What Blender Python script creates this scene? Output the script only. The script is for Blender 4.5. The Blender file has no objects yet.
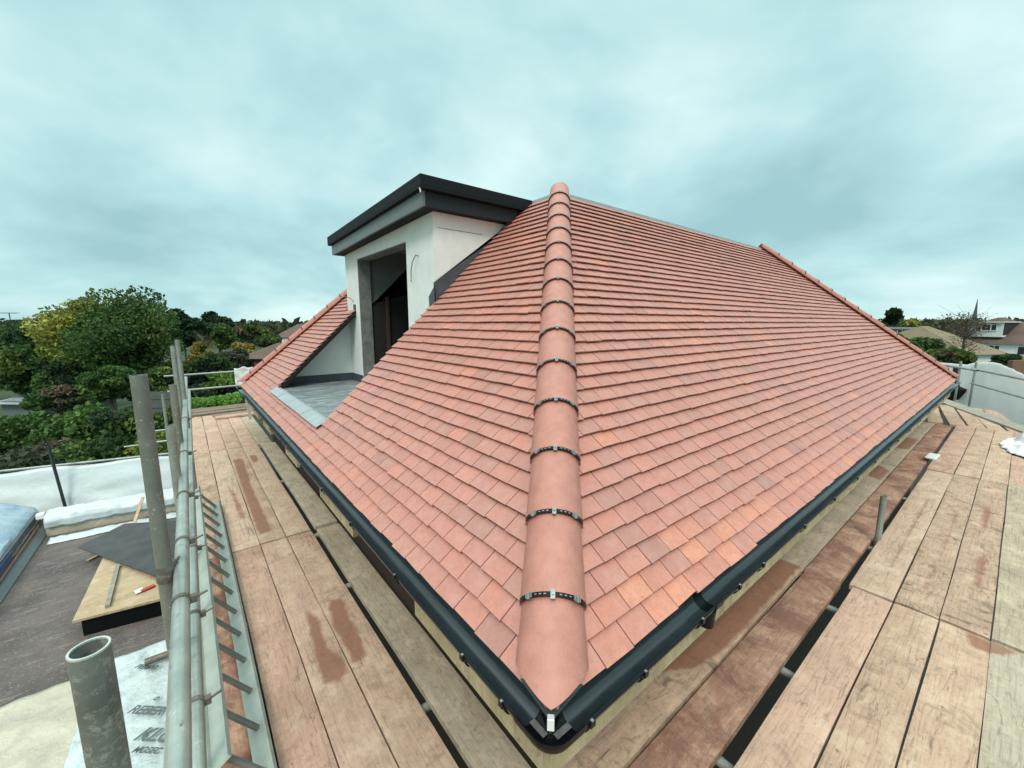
import bpy, math, random
import numpy as np
from mathutils import Vector, Matrix, noise
random.seed(7); rng=np.random.default_rng(7)
scene=bpy.context.scene
col=scene.collection
PI=math.pi
# ------------------------------------------------------------------ camera
FPX=408.0; PITCH=math.atan(61.5/408.0); YAW=math.radians(51.27)
F=Vector((math.cos(YAW),math.sin(YAW),0)); R=Vector((math.sin(YAW),-math.cos(YAW),0)); U=Vector((0,0,1))
FW=F*math.cos(PITCH)-U*math.sin(PITCH); UP=F*math.sin(PITCH)+U*math.cos(PITCH)
CAM=Vector((0,0,7.2))
cd=bpy.data.cameras.new('camera'); cam=bpy.data.objects.new('camera',cd); col.objects.link(cam)
M=Matrix((R,UP,-FW)).transposed().to_4x4(); M.translation=CAM; cam.matrix_world=M
cd.sensor_width=36; cd.lens=36*FPX/1024; cd.clip_start=.05; cd.clip_end=3000
scene.camera=cam
def ray(px,py): return R*(px-512)+UP*(384-py)+FW*FPX
def dep(px,py,d): return CAM+ray(px,py)*(d/FPX)
def at(px,py,z): r=ray(px,py); return CAM+r*((z-7.2)/r.z)
# ------------------------------------------------------------------ materials
def new_mat(name):
    m=bpy.data.materials.new(name); m.use_nodes=True; nt=m.node_tree; nt.nodes.clear()
    o=nt.nodes.new('ShaderNodeOutputMaterial'); b=nt.nodes.new('ShaderNodeBsdfPrincipled')
    nt.links.new(b.outputs[0],o.inputs[0]); return m,nt,b
def c4(c): return (c[0],c[1],c[2],1)
class N:
    def __init__(s,nt): s.nt=nt
    def link(s,a,b): s.nt.links.new(a,b)
    def coord(s,kind='Object',scale=(1,1,1),rand=False):
        t=s.nt.nodes.new('ShaderNodeTexCoord'); mp=s.nt.nodes.new('ShaderNodeMapping'); mp.inputs['Scale'].default_value=scale
        if rand:
            oi=s.nt.nodes.new('ShaderNodeObjectInfo'); va=s.nt.nodes.new('ShaderNodeVectorMath'); va.operation='ADD'
            ml=s.nt.nodes.new('ShaderNodeMath'); ml.operation='MULTIPLY'; ml.inputs[1].default_value=57.3; s.link(oi.outputs['Random'],ml.inputs[0])
            s.link(t.outputs[kind],va.inputs[0]); s.link(ml.outputs[0],va.inputs[1]); s.link(va.outputs[0],mp.inputs[0])
        else: s.link(t.outputs[kind],mp.inputs[0])
        return mp.outputs[0]
    def noise(s,vec,scale,detail=6,rough=.6,dist=0):
        n=s.nt.nodes.new('ShaderNodeTexNoise'); n.inputs['Scale'].default_value=scale; n.inputs['Detail'].default_value=detail
        n.inputs['Roughness'].default_value=rough; n.inputs['Distortion'].default_value=dist
        if vec is not None: s.link(vec,n.inputs['Vector'])
        return n.outputs['Fac']
    def ramp(s,fac,stops,interp='LINEAR'):
        r=s.nt.nodes.new('ShaderNodeValToRGB'); r.color_ramp.interpolation=interp; e=r.color_ramp.elements
        e[0].position=stops[0][0]; e[0].color=c4(stops[0][1]); e[1].position=stops[-1][0]; e[1].color=c4(stops[-1][1])
        for p,c in stops[1:-1]: x=e.new(p); x.color=c4(c)
        s.link(fac,r.inputs[0]); return r.outputs[0]
    def mix(s,fac,a,b,mode='MIX'):
        m=s.nt.nodes.new('ShaderNodeMix'); m.data_type='RGBA'; m.blend_type=mode
        for v,i in ((fac,0),(a,6),(b,7)):
            if hasattr(v,'is_output'): s.link(v,m.inputs[i])
            else: m.inputs[i].default_value= v if i==0 else c4(v)
        return m.outputs[2]
    def math(s,op,a,b=None,clamp=False):
        m=s.nt.nodes.new('ShaderNodeMath'); m.operation=op; m.use_clamp=clamp
        for v,i in ((a,0),(b,1)):
            if v is None: continue
            if hasattr(v,'is_output'): s.link(v,m.inputs[i])
            else: m.inputs[i].default_value=v
        return m.outputs[0]
    def attr(s,name,out='Fac'):
        a=s.nt.nodes.new('ShaderNodeAttribute'); a.attribute_name=name; return a.outputs[out]
    def bump(s,b,h,strength=.3,dist=.01):
        n=s.nt.nodes.new('ShaderNodeBump'); n.inputs['Strength'].default_value=strength; n.inputs['Distance'].default_value=dist
        s.link(h,n.inputs['Height']); s.link(n.outputs[0],b.inputs['Normal'])
def simple(name,c,rough=.6,metal=0,var=.25,scale=6,c2=None,bump=0,coat=0,spec=.5):
    m,nt,b=new_mat(name); n=N(nt); v=n.coord('Object',rand=True); f=n.noise(v,scale,6,.65)
    c2=c2 or tuple(x*(1-var) for x in c)
    n.link(n.ramp(f,[(.3,c2),(.65,c)]),b.inputs['Base Color'])
    f2=n.noise(v,scale*4,4); n.link(n.math('ADD',n.math('MULTIPLY',f2,.25),rough-.12),b.inputs['Roughness'])
    b.inputs['Metallic'].default_value=metal; b.inputs['Coat Weight'].default_value=coat; b.inputs['Specular IOR Level'].default_value=spec
    if bump: n.bump(b,n.noise(v,scale*8,5),bump,.004)
    return m
def tile_mat():
    m,nt,b=new_mat('clay tile'); n=N(nt); r=n.attr('tint')
    base=n.ramp(r,[(0,(.33,.165,.14)),(.3,(.43,.195,.157)),(.55,(.50,.208,.163)),(.8,(.55,.22,.16)),(1,(.65,.255,.155))])
    v=n.coord('Object'); f=n.noise(v,9,7,.7); f2=n.noise(v,55,4,.7)
    cc=n.mix(n.ramp(f,[(.42,(0,0,0)),(.70,(.32,.32,.32))]),base,(.55,.36,.31))
    cc=n.mix(n.ramp(n.noise(v,17,6,.7,.8),[(.40,(.38,.38,.38)),(.56,(0,0,0))]),cc,(.40,.17,.125))
    cc=n.mix(n.ramp(f2,[(.36,(.25,.25,.25)),(.5,(0,0,0))]),cc,(.30,.14,.11))
    n.link(cc,b.inputs['Base Color']); b.inputs['Roughness'].default_value=.44
    n.bump(b,n.math('ADD',f2,n.math('MULTIPLY',f,2)),.4,.002); return m
def wood_mat(name,a,bcol,dark,stain=(.21,.088,.052),grime=.5,brown=None,bare=None):
    m,nt,b=new_mat(name); n=N(nt)
    v=n.coord('Object',(1,1,1),True); vl=n.coord('Object',(1.2,9,1),True); vc=n.coord('Object',(3.2,1.9,1),True); vf=n.coord('Object',(3,60,3),True)
    big=n.noise(v,2.6,6,.65); grain=n.noise(vf,1.6,6,.7,.4); cross=n.noise(vc,2.6,8,.74,1.0); streak=n.noise(vl,1.5,7,.7,.8); fine=n.noise(v,38,5,.75)
    cc=n.ramp(big,[(.32,bcol),(.62,a)])
    if brown:
        pat=n.noise(v,3.2,8,.72,.5)
        cc=n.mix(n.ramp(pat,[(.44,(1,1,1)),(.60,(0,0,0))]),bare,n.mix(n.ramp(big,[(.35,(0,0,0)),(.6,(1,1,1))]),brown,tuple(x*.65 for x in brown)))
    cc=n.mix(n.ramp(grain,[(.34,(.5,.5,.5)),(.52,(0,0,0))]),cc,dark)
    cc=n.mix(n.ramp(cross,[(.36,(grime,)*3),(.46,(0,0,0))]),cc,dark)
    cc=n.mix(n.ramp(streak,[(.31,(min(1,grime*1.5),)*3),(.385,(0,0,0))]),cc,(dark[0]*.7,dark[1]*.5,dark[2]*.45))
    cc=n.mix(n.ramp(fine,[(.34,(.5,)*3),(.46,(0,0,0))]),cc,dark)
    lite=n.noise(n.coord('Object',(2.2,3,1),True),2.3,9,.72)
    cc=n.mix(n.ramp(lite,[(.50,(0,0,0)),(.64,(.5,.5,.5))]),cc,tuple(min(.72,x*1.4) for x in a))
    sp=n.nt.nodes.new('ShaderNodeTexVoronoi'); sp.inputs['Scale'].default_value=5.5; n.link(v,sp.inputs['Vector'])
    cc=n.mix(n.ramp(n.math('ADD',sp.outputs['Distance'],n.math('MULTIPLY',fine,.12)),[(.085,(.75,.75,.75)),(.13,(0,0,0))]),cc,(.10,.06,.045))
    ck=n.noise(n.coord('Object',(.9,8,1),True),1.1,4,.55,.6); ck=n.math('ABSOLUTE',n.math('SUBTRACT',ck,.5))
    gate=n.ramp(n.noise(v,1.7,4,.6),[(.47,(0,0,0)),(.53,(1,1,1))])
    cc=n.mix(n.math('MULTIPLY',n.ramp(ck,[(.002,(.62,.62,.62)),(.009,(0,0,0))]),gate),cc,(.13,.075,.05))
    oi=nt.nodes.new('ShaderNodeObjectInfo')
    cc=n.mix(.16,cc,n.ramp(oi.outputs['Random'],[(0,(.22,.17,.14)),(.5,(.52,.40,.30)),(1,(.60,.55,.46))]))
    st=n.attr('stain'); e=n.math('ADD',st,n.math('MULTIPLY',n.math('SUBTRACT',n.noise(v,9,7,.7),.5),.9)); e=n.math('ADD',e,n.math('MULTIPLY',n.math('SUBTRACT',fine,.5),.7))
    cc=n.mix(n.ramp(e,[(.36,(0,0,0)),(.70,(.78,.78,.78))]),cc,n.mix(fine,stain,tuple(x*1.35 for x in stain)))
    n.link(cc,b.inputs['Base Color']); b.inputs['Roughness'].default_value=.82; b.inputs['Specular IOR Level'].default_value=.3
    n.bump(b,n.math('ADD',n.math('MULTIPLY',grain,.8),fine),.5,.004); return m
MAT={}
MAT['tile']=tile_mat()
MAT['hip']=simple('hip clay',(.50,.215,.165),.46,0,.3,14,(.395,.165,.125),.6)
MAT['wood']=wood_mat('pale scaffold board',(.60,.40,.28),(.46,.295,.20),(.17,.11,.08))
MAT['wood2']=wood_mat('pink scaffold board',(.60,.375,.27),(.455,.27,.19),(.17,.10,.075),grime=.4)
MAT['grey']=wood_mat('grey green scaffold board',(.48,.395,.285),(.37,.295,.21),(.12,.105,.075),grime=.3)
MAT['brown']=wood_mat('clay stained scaffold board',(.26,.13,.09),(.19,.085,.06),(.10,.045,.03),grime=.35,brown=(.25,.080,.047),bare=(.52,.30,.20))
MAT['wet']=wood_mat('dirty scaffold board',(.54,.36,.25),(.40,.26,.18),(.14,.09,.06),grime=.9)
MAT['darkwood']=wood_mat('dark toe board',(.22,.16,.11),(.16,.115,.08),(.07,.05,.035))
MAT['greyboard']=wood_mat('weathered grey plank',(.34,.32,.27),(.24,.225,.185),(.12,.11,.09),grime=.4)
MAT['fascia']=wood_mat('treated timber',(.46,.39,.23),(.36,.30,.165),(.18,.14,.075),grime=.3)
MAT['ply']=wood_mat('plywood',(.50,.38,.225),(.40,.285,.16),(.26,.18,.10),grime=.2)
MAT['gutter']=simple('gutter plastic',(.022,.034,.041),.30,0,.3,3,coat=.35)
MAT['gblack']=simple('glossy black plastic',(.004,.0055,.007),.35,0,.2,5,coat=0,spec=.22)
MAT['steelclip']=simple('grey clip metal',(.35,.36,.35),.45,.6,.4,30)
MAT['galv']=simple('galvanised tube',(.34,.38,.34),.5,.35,.3,5,(.22,.25,.225),.15)
MAT['galvpale']=simple('pale galvanised tube',(.43,.47,.43),.40,.5,.25,12,(.29,.325,.295),.2)
MAT['rust']=simple('coupler steel',(.22,.21,.19),.55,.6,.5,20,(.12,.085,.06))
MAT['alu']=simple('aluminium ladder',(.46,.49,.44),.55,.35,.25,7,(.33,.36,.32),.1)
MAT['alud']=simple('ladder rung aluminium',(.27,.28,.26),.5,.5,.3,9)
MAT['render']=simple('dormer white board',(.77,.80,.77),.8,0,.08,4,(.68,.71,.68),.2)
MAT['anth']=simple('anthracite cap',(.008,.010,.013),.65,0,.3,4,spec=.2)
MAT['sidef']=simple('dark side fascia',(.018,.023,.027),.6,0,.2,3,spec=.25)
MAT['anthfascia']=simple('grey fascia',(.13,.16,.165),.45,0,.15,3)
MAT['leadd']=simple('dark lead',(.085,.10,.115),.5,.2,.35,6,(.055,.065,.075),.2)
MAT['leadl']=simple('new lead',(.44,.48,.49),.42,.3,.3,7,(.33,.37,.38),.3)
MAT['reveal']=simple('grey insulation reveal',(.22,.24,.22),.8,0,.6,9,(.11,.115,.10),.3)
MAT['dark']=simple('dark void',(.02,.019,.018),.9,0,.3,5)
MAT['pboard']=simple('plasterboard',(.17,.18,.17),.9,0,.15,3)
MAT['brick']=simple('brick wall',(.22,.12,.085),.85,0,.3,9)
MAT['tilered']=simple('roof clay plain',(.50,.26,.20),.7,0,.25,8)
MAT['white']=simple('white render',(.72,.76,.74),.7,0,.08,.6)
MAT['upvc']=simple('white upvc',(.78,.80,.80),.4,0,.05,2)
MAT['glass']=simple('window glass',(.03,.035,.04),.12,0,.2,1)
MAT['brownroof']=simple('brown tile roof',(.13,.085,.065),.85,0,.35,.9,(.085,.055,.045))
MAT['tanroof']=simple('mossy tile roof',(.235,.185,.115),.9,0,.35,.7,(.16,.13,.08))
MAT['bark']=simple('bark',(.09,.07,.05),.9,0,.4,3)
MAT['poly']=None
MAT['darkfelt']=simple('dark felt sheet',(.075,.078,.08),.7,0,.35,5,(.04,.042,.043),.3)
MAT['greydark']=simple('grey painted timber',(.10,.12,.11),.8,0,.3,6)
def felt_mat():
    m,nt,b=new_mat('roofing felt'); n=N(nt); v=n.coord('Object'); a=n.noise(v,1.6,7,.7); f=n.noise(v,40,4,.7)
    s=n.noise(n.coord('Object',(1,3.2,1)),4.1,9,.75,.4)
    cc=n.ramp(a,[(.38,(.080,.067,.062)),(.6,(.145,.120,.11))])
    cc=n.mix(n.ramp(s,[(.55,(0,0,0)),(.66,(.6,.6,.6))]),cc,(.33,.30,.27))
    cc=n.mix(n.ramp(f,[(.60,(0,0,0)),(.64,(.7,.7,.7))]),cc,(.36,.33,.29))
    n.link(cc,b.inputs['Base Color']); b.inputs['Roughness'].default_value=.85; n.bump(b,f,.4,.004); return m
MAT['felt']=felt_mat()
def balcony_mat():
    m,nt,b=new_mat('balcony membrane'); n=N(nt); v=n.coord('Object',(1.2,5,1)); a=n.noise(v,3,7,.7,.6)
    n.link(n.ramp(a,[(.38,(.12,.145,.155)),(.52,(.22,.26,.27)),(.62,(.42,.47,.48))]),b.inputs['Base Color']); b.inputs['Roughness'].default_value=.3; return m  # brightened pale streaks put the sky's reflection into the floor colour
MAT['balc']=balcony_mat()
def sheet_mat(name,c,c2,scale=2.5,trans=0):
    m,nt,b=new_mat(name); n=N(nt); v=n.coord('Object'); a=n.noise(v,scale,6,.6,.8)
    n.link(n.ramp(a,[(.3,c2),(.65,c)]),b.inputs['Base Color']); b.inputs['Roughness'].default_value=.38
    n.bump(b,n.noise(v,scale*3,4,.6,1.2),.5,.03)
    if trans:
        tr=nt.nodes.new('ShaderNodeBsdfTranslucent'); tr.inputs['Color'].default_value=c4(c); mx=nt.nodes.new('ShaderNodeMixShader'); mx.inputs[0].default_value=trans
        n.link(b.outputs[0],mx.inputs[1]); n.link(tr.outputs[0],mx.inputs[2]); o=[x for x in nt.nodes if x.type=='OUTPUT_MATERIAL'][0]; n.link(mx.outputs[0],o.inputs[0])
    return m
MAT['poly']=sheet_mat('white polythene',(.63,.70,.71),(.53,.62,.63),1.1)
MAT['polyt']=sheet_mat('backlit white polythene',(.93,.92,.91),(.88,.88,.87),1.4,.6)
MAT['polyblue']=sheet_mat('bluish polythene over frame',(.42,.53,.58),(.20,.31,.44),2.6)
MAT['membrane']=sheet_mat('grey white membrane',(.62,.70,.70),(.42,.50,.51),5)
MAT['beige']=sheet_mat('dusty beige sheet',(.58,.54,.42),(.42,.40,.31),3.5)
MAT['bluetarp']=simple('blue tarpaulin',(.035,.09,.24),.5,0,.5,5)
MAT['red']=simple('red plastic',(.55,.03,.02),.4,0,.3,20)
MAT['ink']=simple('grey print ink',(.13,.16,.17),.7,0,.2,9)
MAT['copper']=simple('copper brown trim',(.30,.14,.09),.5,.3,.3,6)
MAT['tubepaint']=None
def pole_mat():
    m,nt,b=new_mat('stained scaffold tube'); n=N(nt); v=n.coord('Object'); a=n.noise(v,34,8,.8,.3); f=n.noise(v,90,4,.7)
    cc=n.ramp(n.noise(v,9,4),[(.35,(.105,.12,.105)),(.65,(.175,.19,.17))])
    cc=n.mix(n.ramp(a,[(.52,(0,0,0)),(.58,(.7,.7,.7))]),cc,(.33,.34,.295))
    cc=n.mix(n.ramp(f,[(.3,(.4,.4,.4)),(.45,(0,0,0))]),cc,(.06,.065,.055))
    n.link(cc,b.inputs['Base Color']); b.inputs['Roughness'].default_value=.6; b.inputs['Metallic'].default_value=.15; n.bump(b,f,.3,.002); return m
MAT['pole']=pole_mat()
def flecked(name,c,c2,rough,metal):
    m,nt,b=new_mat(name); n=N(nt); v=n.coord('Object',rand=True); vz=n.coord('Object',(14,1.2,14),True)
    cc=n.ramp(n.noise(v,6,6,.65),[(.35,c2),(.62,c)])
    cc=n.mix(n.ramp(n.noise(v,34,5,.75),[(.60,(0,0,0)),(.66,(.7,.7,.7))]),cc,(.60,.62,.58))
    cc=n.mix(n.ramp(n.noise(v,21,7,.75,.6),[(.33,(.8,.8,.8)),(.40,(0,0,0))]),cc,(.13,.105,.08))
    cc=n.mix(n.ramp(n.noise(vz,3,5,.7),[(.36,(.5,.5,.5)),(.46,(0,0,0))]),cc,c2)
    n.link(cc,b.inputs['Base Color']); b.inputs['Roughness'].default_value=rough; b.inputs['Metallic'].default_value=metal; n.bump(b,n.noise(v,60,4),.2,.002); return m
MAT['galvpale']=flecked('pale galvanised tube flecked',(.44,.48,.44),(.29,.325,.295),.36,.5)
MAT['galv']=flecked('galvanised tube flecked',(.34,.38,.34),(.22,.25,.225),.45,.35)
MAT['poleplain']=flecked('dull galvanised tube flecked',(.20,.215,.185),(.135,.15,.13),.55,.2)
MAT['poleunused']=simple('dull galvanised tube',(.20,.215,.185),.6,.2,.35,7,(.135,.15,.13),.2)
MAT['polecut']=simple('bare cut steel',(.55,.60,.55),.5,.3,.2,20)
def leaf_mat():
    m,nt,b=new_mat('foliage'); n=N(nt); a=n.attr('leafcol','Color'); n.link(a,b.inputs['Base Color']); b.inputs['Roughness'].default_value=.75
    b.inputs['Specular IOR Level'].default_value=.2
    tr=nt.nodes.new('ShaderNodeBsdfTranslucent'); n.link(a,tr.inputs['Color']); mx=nt.nodes.new('ShaderNodeMixShader'); mx.inputs[0].default_value=.25
    n.link(b.outputs[0],mx.inputs[1]); n.link(tr.outputs[0],mx.inputs[2]); o=[x for x in nt.nodes if x.type=='OUTPUT_MATERIAL'][0]; n.link(mx.outputs[0],o.inputs[0]); return m
MAT['leaf']=leaf_mat()
def ground_mat():
    m,nt,b=new_mat('garden ground'); n=N(nt); v=n.coord('Object'); a=n.noise(v,.12,6,.6); f=n.noise(v,2.5,6,.7)
    cc=n.ramp(a,[(.35,(.020,.034,.014)),(.55,(.035,.06,.018)),(.7,(.06,.055,.035))]); cc=n.mix(n.ramp(f,[(.3,(.5,.5,.5)),(.6,(0,0,0))]),cc,(.03,.035,.018))
    n.link(cc,b.inputs['Base Color']); b.inputs['Roughness'].default_value=.95; return m
MAT['ground']=ground_mat()
MAT['lawn']=simple('lawn grass',(.13,.24,.045),.9,0,.4,3,(.07,.14,.03))
# ------------------------------------------------------------------ helpers
def link(name,me,mat=None,parent=None):
    o=bpy.data.objects.new(name,me); col.objects.link(o)
    if mat is not None: me.materials.append(MAT[mat] if isinstance(mat,str) else mat)
    if parent is not None:
        o.parent=parent
        if parent.type=='EMPTY' or True:
            o.matrix_parent_inverse=Matrix.Identity(4)
    return o
def tag(o,label,cat,group=None,kind=None):
    if label: o['label']=label
    if cat: o['category']=cat
    if group: o['group']=group
    if kind: o['kind']=kind
    return o
def empty(name,loc,label,cat,group=None,rot=None):
    o=bpy.data.objects.new(name,None); col.objects.link(o); o.location=loc; o.empty_display_size=.2
    if rot: o.rotation_euler=rot
    return tag(o,label,cat,group)
class MB:
    """verts given in world space; build() subtracts the parent's location"""
    def __init__(s): s.v=[]; s.f=[]; s.fa=[]
    def quad(s,a,b,c,d): n=len(s.v); s.v+= [tuple(a),tuple(b),tuple(c),tuple(d)]; s.f.append((n,n+1,n+2,n+3)); return s
    def hexa(s,p):   # 4 bottom, 4 top
        n=len(s.v); s.v+=[tuple(q) for q in p]
        for f in ((0,3,2,1),(4,5,6,7),(0,1,5,4),(1,2,6,5),(2,3,7,6),(3,0,4,7)): s.f.append(tuple(n+i for i in f))
        return s
    def box(s,x0,y0,z0,x1,y1,z1): return s.hexa([(x0,y0,z0),(x1,y0,z0),(x1,y1,z0),(x0,y1,z0),(x0,y0,z1),(x1,y0,z1),(x1,y1,z1),(x0,y1,z1)])
    def obox(s,c,ax,ay,az):
        c=Vector(c); ax=Vector(ax)/2; ay=Vector(ay)/2; az=Vector(az)/2
        return s.hexa([c-ax-ay-az,c+ax-ay-az,c+ax+ay-az,c-ax+ay-az,c-ax-ay+az,c+ax-ay+az,c+ax+ay+az,c-ax+ay+az])
    def prism(s,poly,vec):
        n=len(s.v); k=len(poly); vec=Vector(vec)
        s.v+=[tuple(p) for p in poly]+[tuple(Vector(p)+vec) for p in poly]
        s.f.append(tuple(n+i for i in range(k))[::-1]); s.f.append(tuple(n+k+i for i in range(k)))
        for i in range(k): j=(i+1)%k; s.f.append((n+i,n+j,n+k+j,n+k+i))
        return s
    def tube(s,a,b,r,r2=None,seg=14,inner=None,cap=True):
        a=Vector(a); b=Vector(b); r2=r if r2 is None else r2; d=(b-a).normalized()
        x=d.orthogonal().normalized(); y=d.cross(x); n=len(s.v)
        rings=[(a,r),(b,r2)]
        if inner: rings+=[(b,inner),(a,inner)]
        for p,q in rings:
            for i in range(seg):
                t=2*PI*i/seg; s.v.append(tuple(p+(x*math.cos(t)+y*math.sin(t))*q))
        m=len(rings)
        for k in range(m if inner else m-1):
            k2=(k+1)%m
            for i in range(seg):
                j=(i+1)%seg; s.f.append((n+k*seg+i,n+k*seg+j,n+k2*seg+j,n+k2*seg+i))
        if not inner and cap:
            s.f.append(tuple(n+i for i in range(seg))[::-1]); s.f.append(tuple(n+seg+i for i in range(seg)))
        return s
    def path(s,pts,r,seg=6):
        for a,b in zip(pts[:-1],pts[1:]): s.tube(a,b,r,seg=seg)
        return s
    def arc(s,c,ax,side,up,L,r0,r1,th,a0,a1,seg=18,vcut=0):
        """half pipe shell along ax from c, length L; radius r0 at start, r1 at end"""
        c=Vector(c); n=len(s.v)
        for k,(p,r) in enumerate(((c,r0),(c+ax*L,r1))):
            for rr in (r,r-th):
                for i in range(seg+1):
                    t=a0+(a1-a0)*i/seg; s.v.append(tuple(p+side*(math.sin(t)*rr)+up*(math.cos(t)*rr)+(ax*((abs(math.sin(t))**1.25*.80+(1-math.cos(t))*.36)*rr-.016 if vcut else 0) if k==0 else ax*0)))
        q=seg+1
        for i in range(seg):
            s.f.append((n+i,n+i+1,n+2*q+i+1,n+2*q+i)); s.f.append((n+q+i,n+3*q+i,n+3*q+i+1,n+q+i+1))
            s.f.append((n+i,n+q+i,n+q+i+1,n+i+1)); s.f.append((n+2*q+i,n+2*q+i+1,n+3*q+i+1,n+3*q+i))
        for i in (0,seg): s.f.append((n+i,n+2*q+i,n+3*q+i,n+q+i))
        return s
    def build(s,name,mat,parent=None,smooth=False,bevel=0,attr=None,recalc=True):
        off=Vector((0,0,0))
        p=parent
        while p is not None: off+=p.location; p=p.parent
        me=bpy.data.meshes.new(name)
        me.from_pydata([(x-off.x,y-off.y,z-off.z) for x,y,z in s.v],[],s.f); me.update()
        if recalc:
            import bmesh
            bm=bmesh.new(); bm.from_mesh(me); bmesh.ops.recalc_face_normals(bm,faces=bm.faces); bm.to_mesh(me); bm.free()
        if smooth: me.polygons.foreach_set('use_smooth',[True]*len(me.polygons))
        o=link(name,me,mat,parent)
        if smooth and hasattr(me,'set_sharp_from_angle'): me.set_sharp_from_angle(angle=math.radians(40))
        if bevel:
            b=o.modifiers.new('bevel','BEVEL'); b.width=bevel; b.segments=2; b.limit_method='ANGLE'
        return o
def top(o,loc=None):
    """put a top-level mesh's origin at the centre of its base"""
    me=o.data; cs=np.empty(len(me.vertices)*3); me.vertices.foreach_get('co',cs); cs=cs.reshape(-1,3)
    c=Vector(((cs[:,0].min()+cs[:,0].max())/2,(cs[:,1].min()+cs[:,1].max())/2,cs[:,2].min()))
    cs-=np.array(c); me.vertices.foreach_set('co',cs.ravel()); me.update(); o.location=c; return o
# ------------------------------------------------------------------ house
E0=.825; ZE=5.95; TAN=math.tan(math.radians(44)); CS=math.cos(math.radians(44)); SN=math.sin(math.radians(44))
XR=13.04; YL=9.61; AP=3.665; ZR=ZE+TAN*(AP-E0); QX=9.70; PY=7.92
house=empty('house',(6,5,0),'newly tiled hipped roof house with red clay tiles and black gutters','house')
def Lp(u,s,h): return (E0+s*CS-h*SN,u,ZE+s*SN+h*CS)
def Rp(u,s,h): return (u,E0+s*CS-h*SN,ZE+s*SN+h*CS)
SMAX=(AP-E0)/CS; G=SMAX/40; W=.165
def clip(poly,a,b,c):   # keep a*u+b*s<=c
    out=[]
    for i in range(len(poly)):
        p=poly[i]; q=poly[(i+1)%len(poly)]; dp=a*p[0]+b*p[1]-c; dq=a*q[0]+b*q[1]-c
        if dp<=0: out.append(p)
        if dp*dq<0: t=dp/(dp-dq); out.append((p[0]+(q[0]-p[0])*t,p[1]+(q[1]-p[1])*t))
    return out
HY0,HY1=4.37,7.12     # recess in the left slope
HX0=1.05; HX1=2.33; DY0,DY1=4.33,7.56
S_H=(HX0-E0)/CS; S_D=(HX1-E0)/CS
def slope(P,uend,kend,holes):
    mb=MB(); tint=[]
    for c in range(40):
        s0=c*G; off=0 if c%2 else W/2
        u=E0-W+off
        wob=[random.gauss(0,.0014) for _ in range(3)]
        rowlift=random.uniform(-.001,.002)
        while u<uend:
            u0,u1=u+.0028,u+W-.0028; js=random.gauss(0,.0022); lift=abs(random.gauss(0,.0016))+rowlift; skew=random.gauss(0,.0012)
            val=min(1,max(0,random.gauss(.52,.115)+(.06 if c<3 else 0)+(.20 if (c<2 and P is Rp) else 0)))
            if random.random()<.05: val*=.45
            if random.random()<.04: val=min(1,val+.3)
            s1=min(s0+G+.025,SMAX)
            base=[(u0,s0+js-skew),(u1,s0+js+skew),(u1,s1),(u0,s1)]
            pieces=[base]
            if holes and s0>S_H-.06:
                lo,hi=(HY0-.0,HY1) if s0<S_D-.02 else (DY0-.02,DY1+.02)
                pieces=[clip(base,1,0,lo),clip(base,-1,0,-hi)]
            for pc in pieces:
                if len(pc)<3: continue
                pc=clip(pc,-1,CS,-E0+.0)   # near hip u>=E0+s*CS
                if len(pc)<3: continue
                pc=clip(pc,1,CS*kend,uend)
                if len(pc)<3: continue
                def H(s): return .036-.0195*(s-s0)/G+lift*(1-(s-s0)/G)
                n=len(mb.v); k=len(pc)
                for (a,b) in pc: mb.v.append(P(a,b,H(b)))
                for (a,b) in pc: mb.v.append(P(a,b,H(b)-.0105))
                mb.f.append(tuple(range(n,n+k))); mb.f.append(tuple(range(n+k,n+2*k))[::-1])
                for i in range(k): j=(i+1)%k; mb.f.append((n+i,n+j,n+k+j,n+k+i))
                tint+= [val]*(k+2)
            u+=W
    return mb,tint
def set_face_attr(me,name,vals):
    a=me.attributes.new(name,'FLOAT','FACE'); a.data.foreach_set('value',vals)
KR=(XR-QX)/(AP-E0); KL=(YL-PY)/(AP-E0)
for P,uend,kend,holes,nm in ((Lp,YL,KL,True,'left'),(Rp,XR,KR,False,'right')):
    mb,tint=slope(P,uend,kend,holes)
    o=mb.build('roof_tiles','tile',house); set_face_attr(o.data,'tint',tint)
# underlay boards
mb=MB()
def under(P,poly): mb.prism([P(u,s,-.03) for u,s in poly],Vector(P(0,0,.025))-Vector(P(0,0,0)))
h=lambda s:E0+s*CS
under(Rp,[(h(0),0.01),(XR,0.01),(QX,SMAX),(h(SMAX),SMAX)])
under(Lp,[(h(0),0.01),(YL-KL*.01,.01),(YL-KL*CS*S_H,S_H),(h(S_H),S_H)])
under(Lp,[(h(S_H),S_H),(HY0,S_H),(HY0,S_D),(h(S_D),S_D)])
under(Lp,[(h(S_D),S_D),(DY0,S_D),(DY0,SMAX),(h(SMAX),SMAX)])
under(Lp,[(HY1,S_H),(YL-KL*CS*S_H,S_H),(YL-KL*CS*S_D,S_D),(HY1,S_D)])
under(Lp,[(DY1,S_D),(YL-KL*CS*S_D,S_D),(PY,SMAX),(DY1,SMAX)])
mb.build('roof_underlay','dark',house)
YB=YL+0.0; ZB=ZE
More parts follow.
